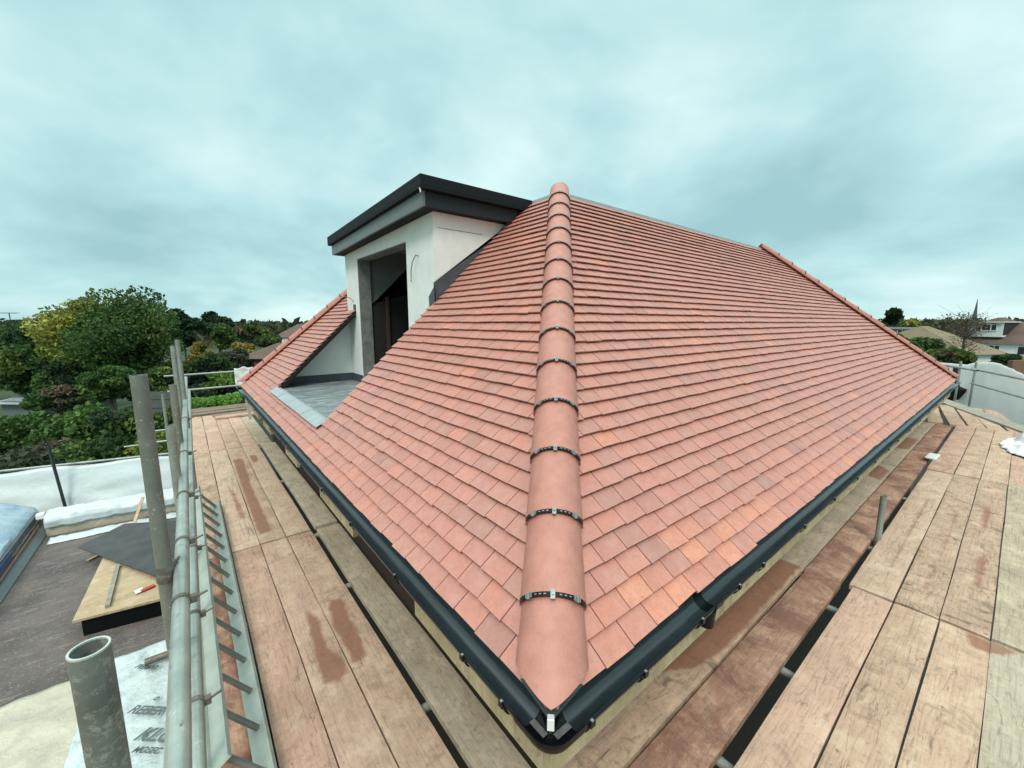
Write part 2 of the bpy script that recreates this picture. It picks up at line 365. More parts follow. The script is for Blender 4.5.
# rear slopes and crown
mb=MB()
BXr=XR; BY=YL
mb.quad((XR,E0,ZE),(XR,YL,ZE),(QX,PY,ZR),(QX,AP,ZR)); mb.quad((E0,YL,ZE),(AP,PY,ZR),(QX,PY,ZR),(XR,YL,ZE))
o=mb.build('rear_roof_slope','tilered',house)
MB().box(AP+.02,AP+.02,ZR-.05,QX-.02,PY-.02,ZR+.01).build('crown_roof','leadd',house)
mb=MB(); mb.box(AP+.05,AP-.015,ZR-.0,QX-.05,AP+.05,ZR+.05); mb.box(AP-.015,AP+.05,ZR,AP+.05,DY0-.05,ZR+.05)
mb.build('crown_edge_trim','leadl',house,bevel=.006)
# hip tiles
def hip(a,b,n,big,clips,first=None):
    a=Vector(a); b=Vector(b); d=(b-a); L=d.length; d.normalize()
    side=Vector((d.y,-d.x,0)).normalized(); up=side.cross(d)
    if up.z<0: up=-up
    step=L/n
    if first: step=(L-first)/(n-1)
    for i in range(n):
        s_=step*i if not first else (0 if i==0 else first+step*(i-1))
        c=a+d*s_+up*(.014 if big else .024)
        r0=.126 if big else .100; r1=r0-.011
        mb=MB(); mb.arc(c,d,side,up,(step if i or not first else first)+(.03 if i<n-1 else .06),r0,r1,.014,-1.62,1.62,24,vcut=1.1 if i==0 else 0)
        t=mb.build('hip_tile','hip',house,smooth=True,recalc=True)
        if i>0:
            mc=MB(); rr=r0+.003
            mc.arc(c-d*.006,d,side,up,.016,rr+.001,rr+.001,.006,-1.25,1.25,18)
            s=mc.build('clip_strap','gblack',t)
            if clips:
                mc=MB()
                for ang,w in ((0,.011),(-.72,.008),(.72,.008)):
                    dirv=side*math.sin(ang)+up*math.cos(ang); tan=side*math.cos(ang)-up*math.sin(ang)
                    cc=c+dirv*(rr+.004)
                    mc.obox(cc,tan*w*1.5,d*(.034 if ang==0 else .024),dirv*.008)
                    if ang==0: mc.tube(cc,cc+dirv*.009,.0045,seg=8)
                    else: mc.obox(cc+tan*.011,tan*.005,d*.016,dirv*.007); mc.obox(cc-tan*.011,tan*.005,d*.016,dirv*.007)
                for q in (-.5,-.36,-.22,.22,.36,.5):
                    dirv=side*math.sin(q)+up*math.cos(q); tan=side*math.cos(q)-up*math.sin(q)
                    mc.obox(c+dirv*(rr+.0015)+d*.002,tan*.009,d*.004,dirv*.002)
                mc.build('clip_bracket','steelclip',t)
hip((E0-.005,E0-.005,ZE-.002),(AP+.03,AP+.03,ZR+.025),15,True,True,first=.31)
hip((XR-.01,E0+.01,ZE+.012),(QX,AP+.02,ZR+.03),15,False,True)
hip((E0+.01,YL-.01,ZE+.012),(AP,PY,ZR+.03),13,False,False)
# grey trays under the foot of the near hip and the white hip iron
mb=MB(); mb.prism([(E0-.040,E0-.040,ZE+.010),(E0+.12,E0-.030,ZE+.036),(E0+.11,E0-.025,ZE+.040),(E0+.04,E0+.04,ZE+.085),(E0-.025,E0+.11,ZE+.040),(E0-.030,E0+.12,ZE+.036)],(0,0,.006))
mb.build('hip_tray',simple('grey green tray',(.045,.058,.055),.6),house)
d=Vector((1,1,0)).normalized()
mb=MB(); c=Vector((E0-.050,E0-.050,ZE+.03)); sd=Vector((1,-1,0)).normalized()
mb.obox(c,sd*.022,d*.05,U*.006); mb.obox(c-d*.025+U*.018,sd*.022,d*.005,U*.04)
mb.build('hip_iron','upvc',house,bevel=.002)
# gutters
def gutter(axis,a,b,parent):
    # half round channel, opening upward, outside of the eave
    q=.789; z=ZE-.025; r=.057
    if axis=='x': c=(a,q,z); d=Vector((1,0,0)); side=Vector((0,1,0))
    else: c=(q,a,z); d=Vector((0,1,0)); side=Vector((1,0,0))
    mb=MB(); mb.arc(c,d,side,U,b-a,r,r,.0035,PI/2-.12,3*PI/2+.05,20)
    o=mb.build('gutter','gutter',parent,smooth=True)
    # lip bead
    lip=Vector(c)-side*r+U*.0
    mb=MB(); mb.tube(lip,lip+d*(b-a),.0038,seg=8); mb.build('gutter_lip','gblack',o,smooth=True)
    return o
def brk(axis,pos,par,w=.028,big=False):
    q=.789; z=ZE-.025; r=.064
    if axis=='x': c=Vector((pos,q,z)); d=Vector((1,0,0)); side=Vector((0,1,0))
    else: c=Vector((q,pos,z)); d=Vector((0,1,0)); side=Vector((1,0,0))
    mb=MB(); mb.arc(c,d,side,U,w,r,r,.003,PI/2+.1,3*PI/2+.12,16)
    mb.obox(c-side*(r+.001)+d*w/2-U*.006,side*.006,d*w*.8,U*.018)
    o=mb.build('gutter_bracket','gblack',par)
    l=c-side*(r-.002)+d*w/2+U*.0065
    MB().obox(l,side*.009,d*w*.35,U*.005).build('bracket_clip','steelclip',par)
gy=[gutter('y',E0+.06,4.98,house),gutter('y',4.995,YL+.06,house)]
gx=[gutter('x',E0+.06,1.775,house),gutter('x',1.845,6.0,house),gutter('x',6.015,XR+.06,house)]
for p in (.95,1.20,1.85,2.55,3.25,3.95,4.6): brk('y',p,gy[0])
for p in (4.975,5.6,6.3,7.0,7.7,8.4,9.1): brk('y',p,gy[1])
for p in (.90,1.20,1.63): brk('x',p,gx[0])
for p in (2.0,2.29,2.95,3.6,4.25,4.9,5.5): brk('x',p,gx[1])
for p in (5.995,6.7,7.5,8.3,9.1,9.9,10.7,11.5,12.3): brk('x',p,gx[2])
# corner angle
q=.789; z=ZE-.025; r=.0615
qc=q; fr=.022
path=[((qc,E0+.075),(-1,0))]
for i in range(7):
    t=PI/2*i/6; path.append(((qc+fr-fr*math.cos(t),qc+fr-fr*math.sin(t)),(-math.cos(t),-math.sin(t))))
path.append(((E0+.075,qc),(0,-1)))
def sect(rr):
    rows=[]
    for (x_,y_),(nx_,ny_) in path:
        row=[]
        for i in range(15):
            t=PI/2-.1+(PI+.2)*i/14; o=-math.sin(t)*rr; row.append((x_+nx_*o*-1*-1,y_+ny_*o,z+math.cos(t)*rr))
        rows.append(row)
    return rows
mb=MB(); O_=sect(r); I_=sect(r-.004)
for S_ in (O_,I_):
    for X,Y in zip(S_[:-1],S_[1:]):
        for i in range(14): mb.quad(X[i],X[i+1],Y[i+1],Y[i])
for k in range(len(path)-1):
    for i in (0,14): mb.quad(O_[k][i],O_[k+1][i],I_[k+1][i],I_[k][i])
ga=mb.build('gutter_corner_angle','gblack',house,smooth=True)
mb=MB()
for k in range(3,9):
    pass
zz=z-.050
mb.hexa([(q-.004,q+.03,zz),(q+.018,q+.03,zz),(q+.018,E0+.06,zz),(q-.004,E0+.06,zz),(q-.004,q+.03,zz+.002),(q+.018,q+.03,zz+.002),(q+.018,E0+.06,zz+.002),(q-.004,E0+.06,zz+.002)])
mb.hexa([(q+.03,q-.004,zz),(E0+.06,q-.004,zz),(E0+.06,q+.018,zz),(q+.03,q+.018,zz),(q+.03,q-.004,zz+.002),(E0+.06,q-.004,zz+.002),(E0+.06,q+.018,zz+.002),(q+.03,q+.018,zz+.002)])
mb.build('seal_strip','steelclip',ga)
# running outlet
mb=MB(); mb.arc((1.772,q,z),Vector((1,0,0)),Vector((0,1,0)),U,.076,.0625,.0625,.005,PI/2-.1,3*PI/2+.1,18)
mb.tube((1.81,q-.004,z-.055),(1.81,q-.004,z-.14),.040,.034,inner=.031)
ro=mb.build('gutter_outlet','gblack',house,smooth=True)
# fascia boards (some sections not yet fitted)
FX=.86
for a,b in ((FX+.037,1.93),(2.98,3.93),(4.9,5.55),(6.62,7.35),(7.9,9.55)):
    MB().box(FX,a,5.60,FX+.036,b,5.925).build('fascia_board','fascia',house)
for a,b in ((FX,5.3),(5.31,9.4),(9.41,12.95)):
    MB().box(a,FX,5.615,b,FX+.036,5.925).build('fascia_board','fascia',house)
# rafter feet in the open sections
for y in (2.2,2.7,4.2,4.65,5.9,6.3,7.55): MB().hexa([(FX+.03,y,5.74),(1.2,y,6.02),(1.2,y+.045,6.02),(FX+.03,y+.045,5.74),(FX+.03,y,5.86),(1.2,y,6.12),(1.2,y+.045,6.12),(FX+.03,y+.045,5.86)]).build('rafter','darkwood',house)
# outer walls
WX=1.22
mb=MB()
mb.box(WX,WX,0,XR-.4,WX+.25,5.9); mb.box(WX,WX+.25,0,WX+.25,YL-.4,5.9); mb.box(XR-.65,WX+.25,0,XR-.4,YL-.4,5.9); mb.box(WX+.25,YL-.65,0,XR-.65,YL-.4,5.9)
mb.build('outer_wall',simple('shade-painted brick',(.045,.032,.026),.9),house)  # brick colour darkened to stand in for shade seen through the deck gaps
MB().box(WX+.25,WX+.25,5.55,XR-.65,YL-.65,5.6).build('attic_floor','dark',house)
# recess floor and cheeks
FZ=6.18
MB().box(HX0-.0,HY0-.1,FZ-.05,HX1+.02,DY1-.02,FZ).build('balcony_floor','balc',house)
mb=MB()   # lead apron over the front edge
ys=[HY0-.03,5.05,5.75,6.45,HY1+.02]
for k in range(4):
    y0,y1=ys[k],ys[k+1]-.006
    lo=HX0-.095; zl=ZE+TAN*(lo-E0)+.085
    zt=.003*(k%2)
    mb.hexa([(lo,y0,zl+zt-.004),(HX0+.02,y0,FZ+.03+zt),(HX0+.02,y1,FZ+.03+zt),(lo,y1,zl+zt-.004),(lo,y0,zl+zt),(HX0+.02,y0,FZ+.035+zt),(HX0+.02,y1,FZ+.035+zt),(lo,y1,zl+zt)])
    mb.box(HX0+.02,y0,FZ+.002,HX0+.06,y1,FZ+.022+zt)
mb.build('lead_apron','leadl',house)
CY=7.50
def zr(x): return ZE+TAN*(x-E0)
# far cheek (white triangle) and its dark skirting
MB().prism([(HX0,CY,FZ),(HX1,CY,FZ),(HX1,CY,zr(HX1)-.035),(HX0+.01,CY,zr(HX0)-.02)],(0,.04,0)).build('recess_cheek','render',house)
MB().prism([(HX0+.06,CY-.012,FZ),(HX1,CY-.012,FZ),(HX1,CY-.012,FZ+.13),(HX0+.16,CY-.012,FZ+.13)],(0,.01,0)).build('recess_skirting','leadd',house)
# soffit/underside and verge of overhanging tiles on the far side
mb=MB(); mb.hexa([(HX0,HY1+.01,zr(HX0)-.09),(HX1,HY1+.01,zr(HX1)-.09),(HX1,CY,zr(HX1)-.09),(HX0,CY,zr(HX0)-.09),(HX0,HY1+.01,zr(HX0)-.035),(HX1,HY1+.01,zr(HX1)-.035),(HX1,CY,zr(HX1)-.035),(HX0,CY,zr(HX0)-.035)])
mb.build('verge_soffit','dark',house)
# near cheek
MB().prism([(HX0,HY0-.05,FZ),(HX1,HY0-.05,FZ),(HX1,HY0-.05,zr(HX1)-.04),(HX0+.01,HY0-.05,zr(HX0)-.03)],(0,.04,0)).build('recess_cheek','render',house)
# dormer
dm=empty('dormer',(HX1,6,FZ),None,None); dm.parent=house; dm.location=Vector((HX1,6,FZ))-house.location
DT=8.44; DX=HX1; OY0,OY1,OZ=5.07,6.94,8.22; WT=.20
mb=MB(); mb.box(DX,DY0,FZ,DX+WT,OY0,DT); mb.box(DX,OY1,FZ,DX+WT,DY1,DT); mb.box(DX,OY0,OZ,DX+WT,OY1,DT); mb.box(DX,OY0,FZ,DX+WT,OY1,FZ+.05)
mb.build('dormer_wall','render',dm)
xt=E0+(DT-ZE)/TAN+.1
for y in (DY0,DY1-.08):
    MB().prism([(DX+WT,y+.001,zr(DX+WT)-.1),(DX+WT,y+.001,DT),(xt,y+.001,DT),(xt,y+.001,zr(xt)-.15)],(0,.078,0)).build('dormer_cheek','render',dm)
# panel joint line on near cheek
MB().box(DX+.05,DY0-.003,8.27,3.0,DY0,8.274).build('panel_joint','leadd',dm)
# lead flashing along near cheek
def band(x0,x1,w0,w1,y,t): return [(x0,y,zr(x0)-.02),(x1,y,zr(x1)-.02),(x1,y,min(DT+.02,zr(x1)+w1)),(x0,y,zr(x0)+w0)]
MB().prism(band(DX-.02,xt,.27,.27,DY0-.014,0),(0,.010,0)).build('side_flashing','leadd',dm)
MB().prism([(DX-.012,DY0-.014,zr(DX)-.03),(DX-.012,DY0-.014,zr(DX)+.22),(DX-.012,DY0+.14,zr(DX)+.10),(DX-.012,DY0+.13,zr(DX)-.06)],(.010,0,0)).build('front_flashing','leadd',dm)
MB().prism([(DX-.012,HY1,zr(DX)-.12),(DX-.012,HY1,zr(DX)+.10),(DX-.012,HY1+.10,zr(DX)+.10),(DX-.012,HY1+.10,zr(DX)-.12)],(.010,0,0)).build('front_flashing','leadd',dm)
MB().box(DX-.012,OY1+.0,FZ,DX-.001,CY-.013,FZ+.13).build('front_skirting','leadd',dm)
# reveal linings
MB().box(DX+.004,OY1-.012,FZ+.05,DX+WT,OY1-.001,OZ).build('door_reveal','reveal',dm)
MB().box(DX+.004,OY0,OZ-.012,DX+WT,OY1-.012,OZ-.001).build('door_head','reveal',dm)
MB().box(DX+.004,OY0+.001,FZ+.05,DX+WT,OY0+.012,OZ-.012).build('door_reveal','reveal',dm)
# interior
xi=DX+WT
mb=MB(); 
mb.prism([(xi,OY1+.05,zr(xi)-.12),(xi,OY1+.05,DT-.05),(AP+.3,OY1+.05,DT-.05),(AP+.3,OY1+.05,zr(AP+.3)-.12)],(0,.03,0)); mb.box(xi,OY0-.4,DT-.05,6,DY1-.1,DT)
mb.build('inner_wall','pboard',dm)
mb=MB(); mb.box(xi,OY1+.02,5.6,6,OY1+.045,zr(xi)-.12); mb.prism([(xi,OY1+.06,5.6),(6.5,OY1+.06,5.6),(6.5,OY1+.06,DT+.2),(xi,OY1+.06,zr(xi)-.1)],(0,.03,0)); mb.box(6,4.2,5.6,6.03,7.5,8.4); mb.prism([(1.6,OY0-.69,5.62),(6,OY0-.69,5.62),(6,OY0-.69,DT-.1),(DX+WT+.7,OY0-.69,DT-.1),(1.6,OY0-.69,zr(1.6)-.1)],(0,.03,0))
mb.build('dark_void_sheet','dark',dm)  # near-black sheets stand in for the open, unlit void behind the doorway
for k in range(4):
    x=xi+.25+k*.42
    MB().box(x,OY1-.03,5.65,x+.045,OY1+.018,zr(x)-.2).build('inner_stud',simple('inner stud',(.06,.035,.025),.8),dm)
# dormer roof: fascia frame then black capping
tl=lambda y:-.028*(y-4.1)
def slab(x0,y0,z0,x1,y1,z1,m=None):
    m=m or MB(); return m.hexa([(x0,y0,z0+tl(y0)),(x1,y0,z0+tl(y0)),(x1,y1,z0+tl(y1)),(x0,y1,z0+tl(y1)),(x0,y0,z1+tl(y0)),(x1,y0,z1+tl(y0)),(x1,y1,z1+tl(y1)),(x0,y1,z1+tl(y1))])
FXo=2.14; FYo=4.20; FY1=7.62
o=slab(FXo,FYo,8.445,FXo+.03,FY1,8.60).build('front_fascia','anthfascia',dm)
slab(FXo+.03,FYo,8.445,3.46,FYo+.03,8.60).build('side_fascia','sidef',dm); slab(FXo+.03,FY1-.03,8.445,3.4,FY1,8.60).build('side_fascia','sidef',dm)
slab(FXo+.03,FYo+.03,8.448,DX+.0,FY1-.03,8.46).build('soffit','anth',dm)
slab(DX,FYo+.03,8.448,3.3,DY0,8.46).build('soffit','anth',dm)
mb=MB(); slab(2.09,4.14,8.605,3.80,7.68,8.63,mb); slab(2.09,4.14,8.63,2.13,7.68,8.745,mb); slab(2.13,4.14,8.63,3.80,4.18,8.745,mb); slab(2.13,7.64,8.63,3.8,7.68,8.745,mb); slab(2.13,4.18,8.63,4.0,7.64,8.70,mb)
mb.build('roof_capping','anth',dm,bevel=.004)
MB().tube((2.10,4.17,8.61),(2.10,4.165,8.56),.012,.006,seg=8).build('sealant_blob','upvc',dm)
# little wires sticking out of the front wall
def wire(pts,name='cable'):
    MB().path(pts,.006).build(name,'anthfascia',dm)
wire([(DX,4.72,8.0),(DX-.03,4.74,8.01),(DX-.05,4.80,7.93),(DX-.05,4.84,7.83),(DX-.04,4.87,7.70)])
wire([(DX,7.2,7.55),(DX-.06,7.26,7.62),(DX-.10,7.36,7.64),(DX-.12,7.48,7.62)])
# ------------------------------------------------------------------ scaffold boards
def in_poly(px,py,poly):
    c=False; dmin=1e9
    for i in range(len(poly)):
        x1,y1=poly[i]; x2,y2=poly[(i+1)%len(poly)]
        if (y1>py)!=(y2>py) and px<(x2-x1)*(py-y1)/(y2-y1)+x1: c=not c
        dx,dy=x2-x1,y2-y1; t=max(0,min(1,((px-x1)*dx+(py-y1)*dy)/(dx*dx+dy*dy+1e-12))); dmin=min(dmin,math.hypot(px-x1-t*dx,py-y1-t*dy))
    return dmin if c else -dmin
STAINS=[[(.52,3.145),(.57,2.945),(.555,2.641),(.610,2.46),(.60,2.36),(.53,2.31),(.45,2.36)],
        [(.685,3.117),(.783,3.08),(.755,2.7),(.74,2.40),(.640,2.38),(.64,2.817)],
        [(.43,7.5),(.56,7.49),(.52,6.0),(.53,4.62),(.41,4.56),(.41,6.0)],
        [(.30,5.1),(.36,5.1),(.33,5.9),(.28,6.3)],[(.65,7.6),(.76,7.5),(.72,7.2),(.66,7.1)],
        [(3.83,.03),(3.83,-.22),(3.70,-.15),(3.66,-.02)],
        [(7.7,1.10),(7.5,.95),(6.95,.95),(7.0,1.09),(7.3,1.14)],
        [(2.0,1.13),(3.9,1.13),(3.9,.95),(2.5,.95),(2.2,1.0)],
        [(9.0,1.14),(10.0,1.14),(9.9,.95),(9.0,.95)],
        [(4.4,.475),(6.4,.48),(6.6,.46),(4.4,.462)],[(4.1,.25),(6.2,.235),(6.4,.215),(4.1,.235)],
        [(4.3,.02),(5.2,.03),(5.3,-.02),(4.6,-.02)],[(5.8,.05),(6.8,.05),(6.6,.0),(6.0,.01)]]
GB='scaffold boards of the walkways'
def board(a,b,w,z,mat,label,th=.038,name='scaffold_board',group=GB,jit=True,skewend=0):
    """plank whose centreline runs a->b (xy), top at z"""
    a=Vector((a[0],a[1],0)); b=Vector((b[0],b[1],0)); d=(b-a); L=d.length; ang=math.atan2(d.y,d.x)
    nx=max(8,int(L/.045)); ny=8; vs=[]; fs=[]
    ph=random.uniform(0,6); amp=.003 if jit else 0; tilt=random.uniform(-.004,.004) if jit else 0
    ca,sa=math.cos(ang),math.sin(ang); st=[]
    ex0,ex1=random.uniform(-.012,.012),random.uniform(-.012,.012)
    polys=[p for p in STAINS if any(abs(-(q[0]-a.x)*sa+(q[1]-a.y)*ca)<w and -1<(q[0]-a.x)*ca+(q[1]-a.y)*sa<L+1 for q in p)] if abs(z-5.14)<.2 else []
    for i in range(nx+1):
        x=L*i/nx
        if i==0: x+=.002*0
        for j in range(ny+1):
            y=-w/2+w*j/ny; e=.0016*math.sin(x*3.1+ph) if j in (0,ny) else 0
            edge=-.003 if j in (0,ny) else 0
            if i in (0,nx): edge-=.002
            vs.append((x,y+e,amp*math.sin(x*1.3+ph)+tilt*(y/w*2)+edge))
            wx,wy=a.x+x*ca-y*sa,a.y+x*sa+y*ca
            v=0
            for p in polys: v=max(v,.5+in_poly(wx,wy,p)/.075)
            st.append(max(0,min(1,v)))
    n=len(vs); q=ny+1
    for i in range(nx):
        for j in range(ny): k=i*q+j; fs.append((k,k+q,k+q+1,k+1))
    # rim
    rim=[j for j in range(q)]+[i*q+ny for i in range(1,nx+1)]+[nx*q+j for j in range(ny-1,-1,-1)]+[i*q for i in range(nx-1,0,-1)]
    lo=[]
    for k in rim: x,y,zz=vs[k]; lo.append(len(vs)); vs.append((x,y,zz-th)); st.append(st[k])
    for i in range(len(rim)):
        j=(i+1)%len(rim); fs.append((rim[i],rim[j],lo[j],lo[i]))
    fs.append(tuple(lo))
    me=bpy.data.meshes.new(name); me.from_pydata(vs,[],fs); me.update()
    at_=me.attributes.new('stain','FLOAT','POINT'); at_.data.foreach_set('value',st)
    o=link(name,me,mat); o.location=(a.x,a.y,z); o.rotation_euler=(0,0,ang+(random.uniform(-.0006,.0006) if jit else 0))
    return tag(o,label,'board',group)
# left walkway (along Y): columns counted from the gutter
ZL=5.08
cols=[(1.008,.222,'beside the gutter'),(.735,.222,'second from the gutter'),(.508,.218,'third from the gutter'),(.282,.220,'fourth from the gutter'),(.052,.222,'along the tube handrail')]
bays=[(.45,4.365,'near bay'),(4.385,8.20,'middle bay'),(8.215,11.2,'far bay')]
looks={(0,0):('grey','grey weathered'),(0,1):('wood','pale wet-patched'),(0,2):('wood2','pale damp-patched'),(0,3):('wood2','plain pinkish'),(0,4):('brown','red-brown dusty'),
       (1,0):('grey','grey green'),(1,1):('wood','pale dry'),(1,2):('wood','brown-striped'),(1,3):('wood','pale scuffed'),(1,4):('wet','dirt-smeared'),
       (2,0):('grey','short grey'),(2,1):('wood2','short beige'),(2,2):('wood2','short pinkish'),(2,3):('wood2','pale pink'),(2,4):('wood2','clay-dusted')}
for bi,(y0,y1,bn) in enumerate(bays):
    for ci,(x,w,cn) in enumerate(cols):
        m,lk=looks[(bi,ci)]
        yy1=y1; yy0=y0
        if bi==2 and ci<3: yy1=10.95
        if bi==2 and ci>=3: yy1=11.55
        if bi==2 and ci in (0,): x+=-.045; yy1=11.0
        if bi==1 and ci==0: x+=.0
        if bi==1 and ci in (0,): yy0+=.03
        board((x,yy0),(x,yy1),w,ZL+random.uniform(-.003,.004),m,f'{lk} scaffold board {cn}, {bn} of the left walkway')
board((.40,11.02),(1.75,11.10),.25,ZL+.045,'wood2','pale pink cross board lying at the far end of the left walkway')
board((-.12,12.15),(2.6,12.35),.23,ZL+.02,'darkwood','dark brown cross board nearest the pale one, left walkway end',name='scaffold_board')
board((-.12,12.42),(2.6,12.62),.23,ZL+.024,'darkwood','dark brown cross board farthest out at the left walkway end')
board((.35,11.42),(2.6,11.55),.30,ZL+.012,'darkwood','dark brown cross board tucked beneath the pale pink cross board')
board((-.12,11.85),(2.6,12.05),.23,ZL+.018,'darkwood','dark brown cross board between pale boards and outer cross boards')
# right walkway
colsR=[(1.045,.228,5.16,'beside the gutter'),(.80,.232,5.16,'inside the dark gap'),(.486,.224,5.20,'outer side of the dark gap'),(.252,.222,5.20,'second outward from the dark gap'),(.022,.224,5.20,'third outward from the dark gap'),(-.208,.222,5.20,'fourth outward from the dark gap'),(-.438,.222,5.20,'outermost row')]
baysR=[(-.15,3.83,'near bay'),(3.86,7.84,'middle bay'),(7.87,11.84,'far bay')]
looksR={(0,0):('wet','brown-stained'),(0,1):('brown','red-brown blotched'),(0,2):('wood2','pinkish cracked'),(0,3):('wood','pale scratched'),(0,4):('wood','pale corner-stained'),(0,5):('grey','greenish pale'),(0,6):('grey','greyish'),
        (1,0):('grey','green-grey'),(1,1):('brown','dark red-brown'),(1,2):('wood','pale streaked'),(1,3):('wet','dirt-marked'),(1,4):('wet','muddy smeared'),(1,5):('grey','pale greenish'),(1,6):('grey','grey'),
        (2,0):('grey','half brown'),(2,1):('brown','brown dusty'),(2,2):('wood2','pinkish brown'),(2,3):('wood','light beige'),(2,4):('wood','beige sandy'),(2,5):('wood2','beige'),(2,6):('wood','pale')}
for bi,(x0,x1,bn) in enumerate(baysR):
    for ci,(y,w,z,cn) in enumerate(colsR):
        m,lk=looksR[(bi,ci)]; off=0
        a0,a1=x0,x1
        if ci<2 and bi==1: a0-=.02
        if ci==1: a1+=.05*(1 if bi==0 else 0)
        dy=.0
        if ci==2 and bi>0: y,w=.500,.250
        board((a0,y),(a1,y+random.uniform(-.004,.004)),w,z+random.uniform(-.003,.004),m,f'{lk} scaffold board {cn}, {bn} of the right walkway')
# splayed boards at the far end of right walkway
fan=[((11.9,.93),(14.6,1.28)),((11.95,.62),(14.6,1.02)),((11.95,.36),(14.7,.77)),((11.9,.10),(14.6,.55)),((11.95,-.16),(14.6,.30))]
names=['nearest the roof corner','second from the roof corner','third from the roof corner','fourth from the roof corner','closest to the grey plank']
for (a,b),nn in zip(fan,names):
    board(a,b,.225,5.175+random.uniform(-.003,.003),'wet' if 'second' in nn else 'wood',f'splayed beige end board, {nn}, far end of right walkway')
board((11.3,-.62),(15.4,1.19),.30,5.215,'greyboard','wide grey weathered plank laid diagonally below the white sheeting',name='plank',group=None)
# ------------------------------------------------------------------ tubes
def coupler(p,axis,r,parent,mat='rust'):
    p=Vector(p); ax=Vector(axis).normalized(); x=ax.orthogonal().normalized()
    mb=MB(); mb.tube(p-ax*.010,p+ax*.010,r+.004,inner=r+.0008,seg=14)
    k=1 if ax.z>.5 else -1
    x=Vector((1,0,0)) if abs(ax.z)<.5 else x
    mb.obox(p+x*(r+.010),x*.018,ax*.022,ax.cross(x)*.024)
    mb.tube(p+x*(r+.010),p+x*(r+.048)+ax.cross(x)*.012*k,.0045,seg=8)
    return mb.build('coupler',mat,parent,smooth=False)
def tube(a,b,label,mat='galv',r=.0242,name='scaffold_tube',group=None,couplers=(),hollow=True,cutmat=None):
    a=Vector(a); b=Vector(b)
    base=a if a.z<=b.z else b
    mb=MB(); mb.tube(a,b,r,seg=20,inner=r-.0030 if hollow else None)
    o=mb.build(name,mat,None,smooth=True)
    # origin at base
    me=o.data
    for v in me.vertices: v.co-=base
    o.location=base
    tag(o,label,'scaffold tube',group)
    ax=(b-a).normalized()
    for t in couplers: coupler(a+(b-a)*t,ax,r,o)
    return o
GS='scaffold standards'
t0=tube((-.155,.832,3.2),(-.155,.832,6.71),'dark paint-blotched upright tube with open top, nearest the camera','pole',group=GS)
top_ring=MB(); top_ring.tube((-.155,.832,6.7095),(-.155,.832,6.7125),.0243,inner=.0212,seg=24); top_ring.build('cut_end','polecut',t0)
tube((-.141,1.93,3.2),(-.132,1.90,7.02),'tall grey upright tube beside the hatch on the felt roof','poleplain',group=GS,couplers=(.81,.80))
tube((-.095,5.73,3.2),(-.095,5.73,6.95),'left of the two slim uprights behind the end of handrail','galv',group=GS)
tube((-.055,6.23,3.2),(-.055,6.23,7.0),'right and taller of the two slim uprights behind handrail end','galv',group=GS)
tube((-.112,3.083,3.2),(-.107,3.083,6.60),'short upright tube clamped to handrail, between the tall uprights','galv',group=GS,couplers=(.72,))
tube((-.093,3.95,3.2),(-.093,3.95,6.74),'upright tube just behind the short clamped upright','poleplain',group=GS)
tube((-.415,10.43,3.0),(-.415,10.43,5.81),'thin distant upright below the two slim uprights','galv',group=GS)
tube((-.100,.2,6.27),(-.026,8.85,6.27),'upper pale handrail tube along the left walkway','galvpale',group='handrail tubes',couplers=(.17,.225,.295,.40,.555))
tube((-.096,.2,5.91),(-.004,10.0,5.91),'lower pale handrail tube along the left walkway','galvpale',group='handrail tubes',couplers=(.095,.145,.20,.27,.36))
tube((-.45,13.0,5.90),(2.6,13.30,5.90),'upper guard rail across the far end of left walkway','galvpale',group='end guard rails')
tube((-.40,12.35,5.60),(2.6,12.60,5.60),'lower guard rail across the far end of left walkway','galvpale',group='end guard rails')
tube((1.13,13.1,4.9),(1.13,13.1,6.1),'short green-black post at the far roof corner','gutter',group=GS)
for (a,b,z,l) in ((( -1.32,12.96),(-.1,12.85),4.3,'lowest thin cross tube over the hedge, left of walkway'),((-1.0,12.2),(.3,12.05),4.75,'upper thin cross tube over the hedge, left of walkway'),((-.95,11.6),(.2,11.5),4.62,'middle thin cross tube over the hedge, left of walkway')):
    tube((a[0],a[1],z),(b[0],b[1],z),l,'galvpale',r=.02,group='cross tubes')
# stubs under the right walkway
for x,l in ((1.84,'nearest transom stub poking into the dark gap'),(2.67,'second transom stub poking into the dark gap'),(3.57,'third transom stub, by the board joint in the gap'),(4.86,'transom stub at the foot of the short upright'),(6.6,'transom under the far part of the dark gap')):
    tube((x,.70,5.095),(x,-.9,5.095),l,'galv',r=.0242,name='transom_tube',group='transoms',couplers=(.07,))
tube((4.9,.635,4.6),(4.9,.635,5.62),'short upright tube standing in the gap of right walkway','galv',group=GS)
for y,l in ((.64,'ledger tube running under the right walkway gap'),):
    tube((.5,y,4.9),(12,y,4.9),l,'rust',group=None,name='ledger_tube')
for k,y in enumerate((1.9,3.3,4.35,6.2,8.2)):
    tube((-.2,y,5.015),(1.1,y,5.015),f'transom below the left walkway, number {k+1} from the corner' if False else ['transom below left walkway nearest the camera','transom below left walkway by the wet patches','transom below the first board joint','transom below the middle bay of left walkway','transom below the second board joint'][k],'galv',name='transom_tube',group='transoms')
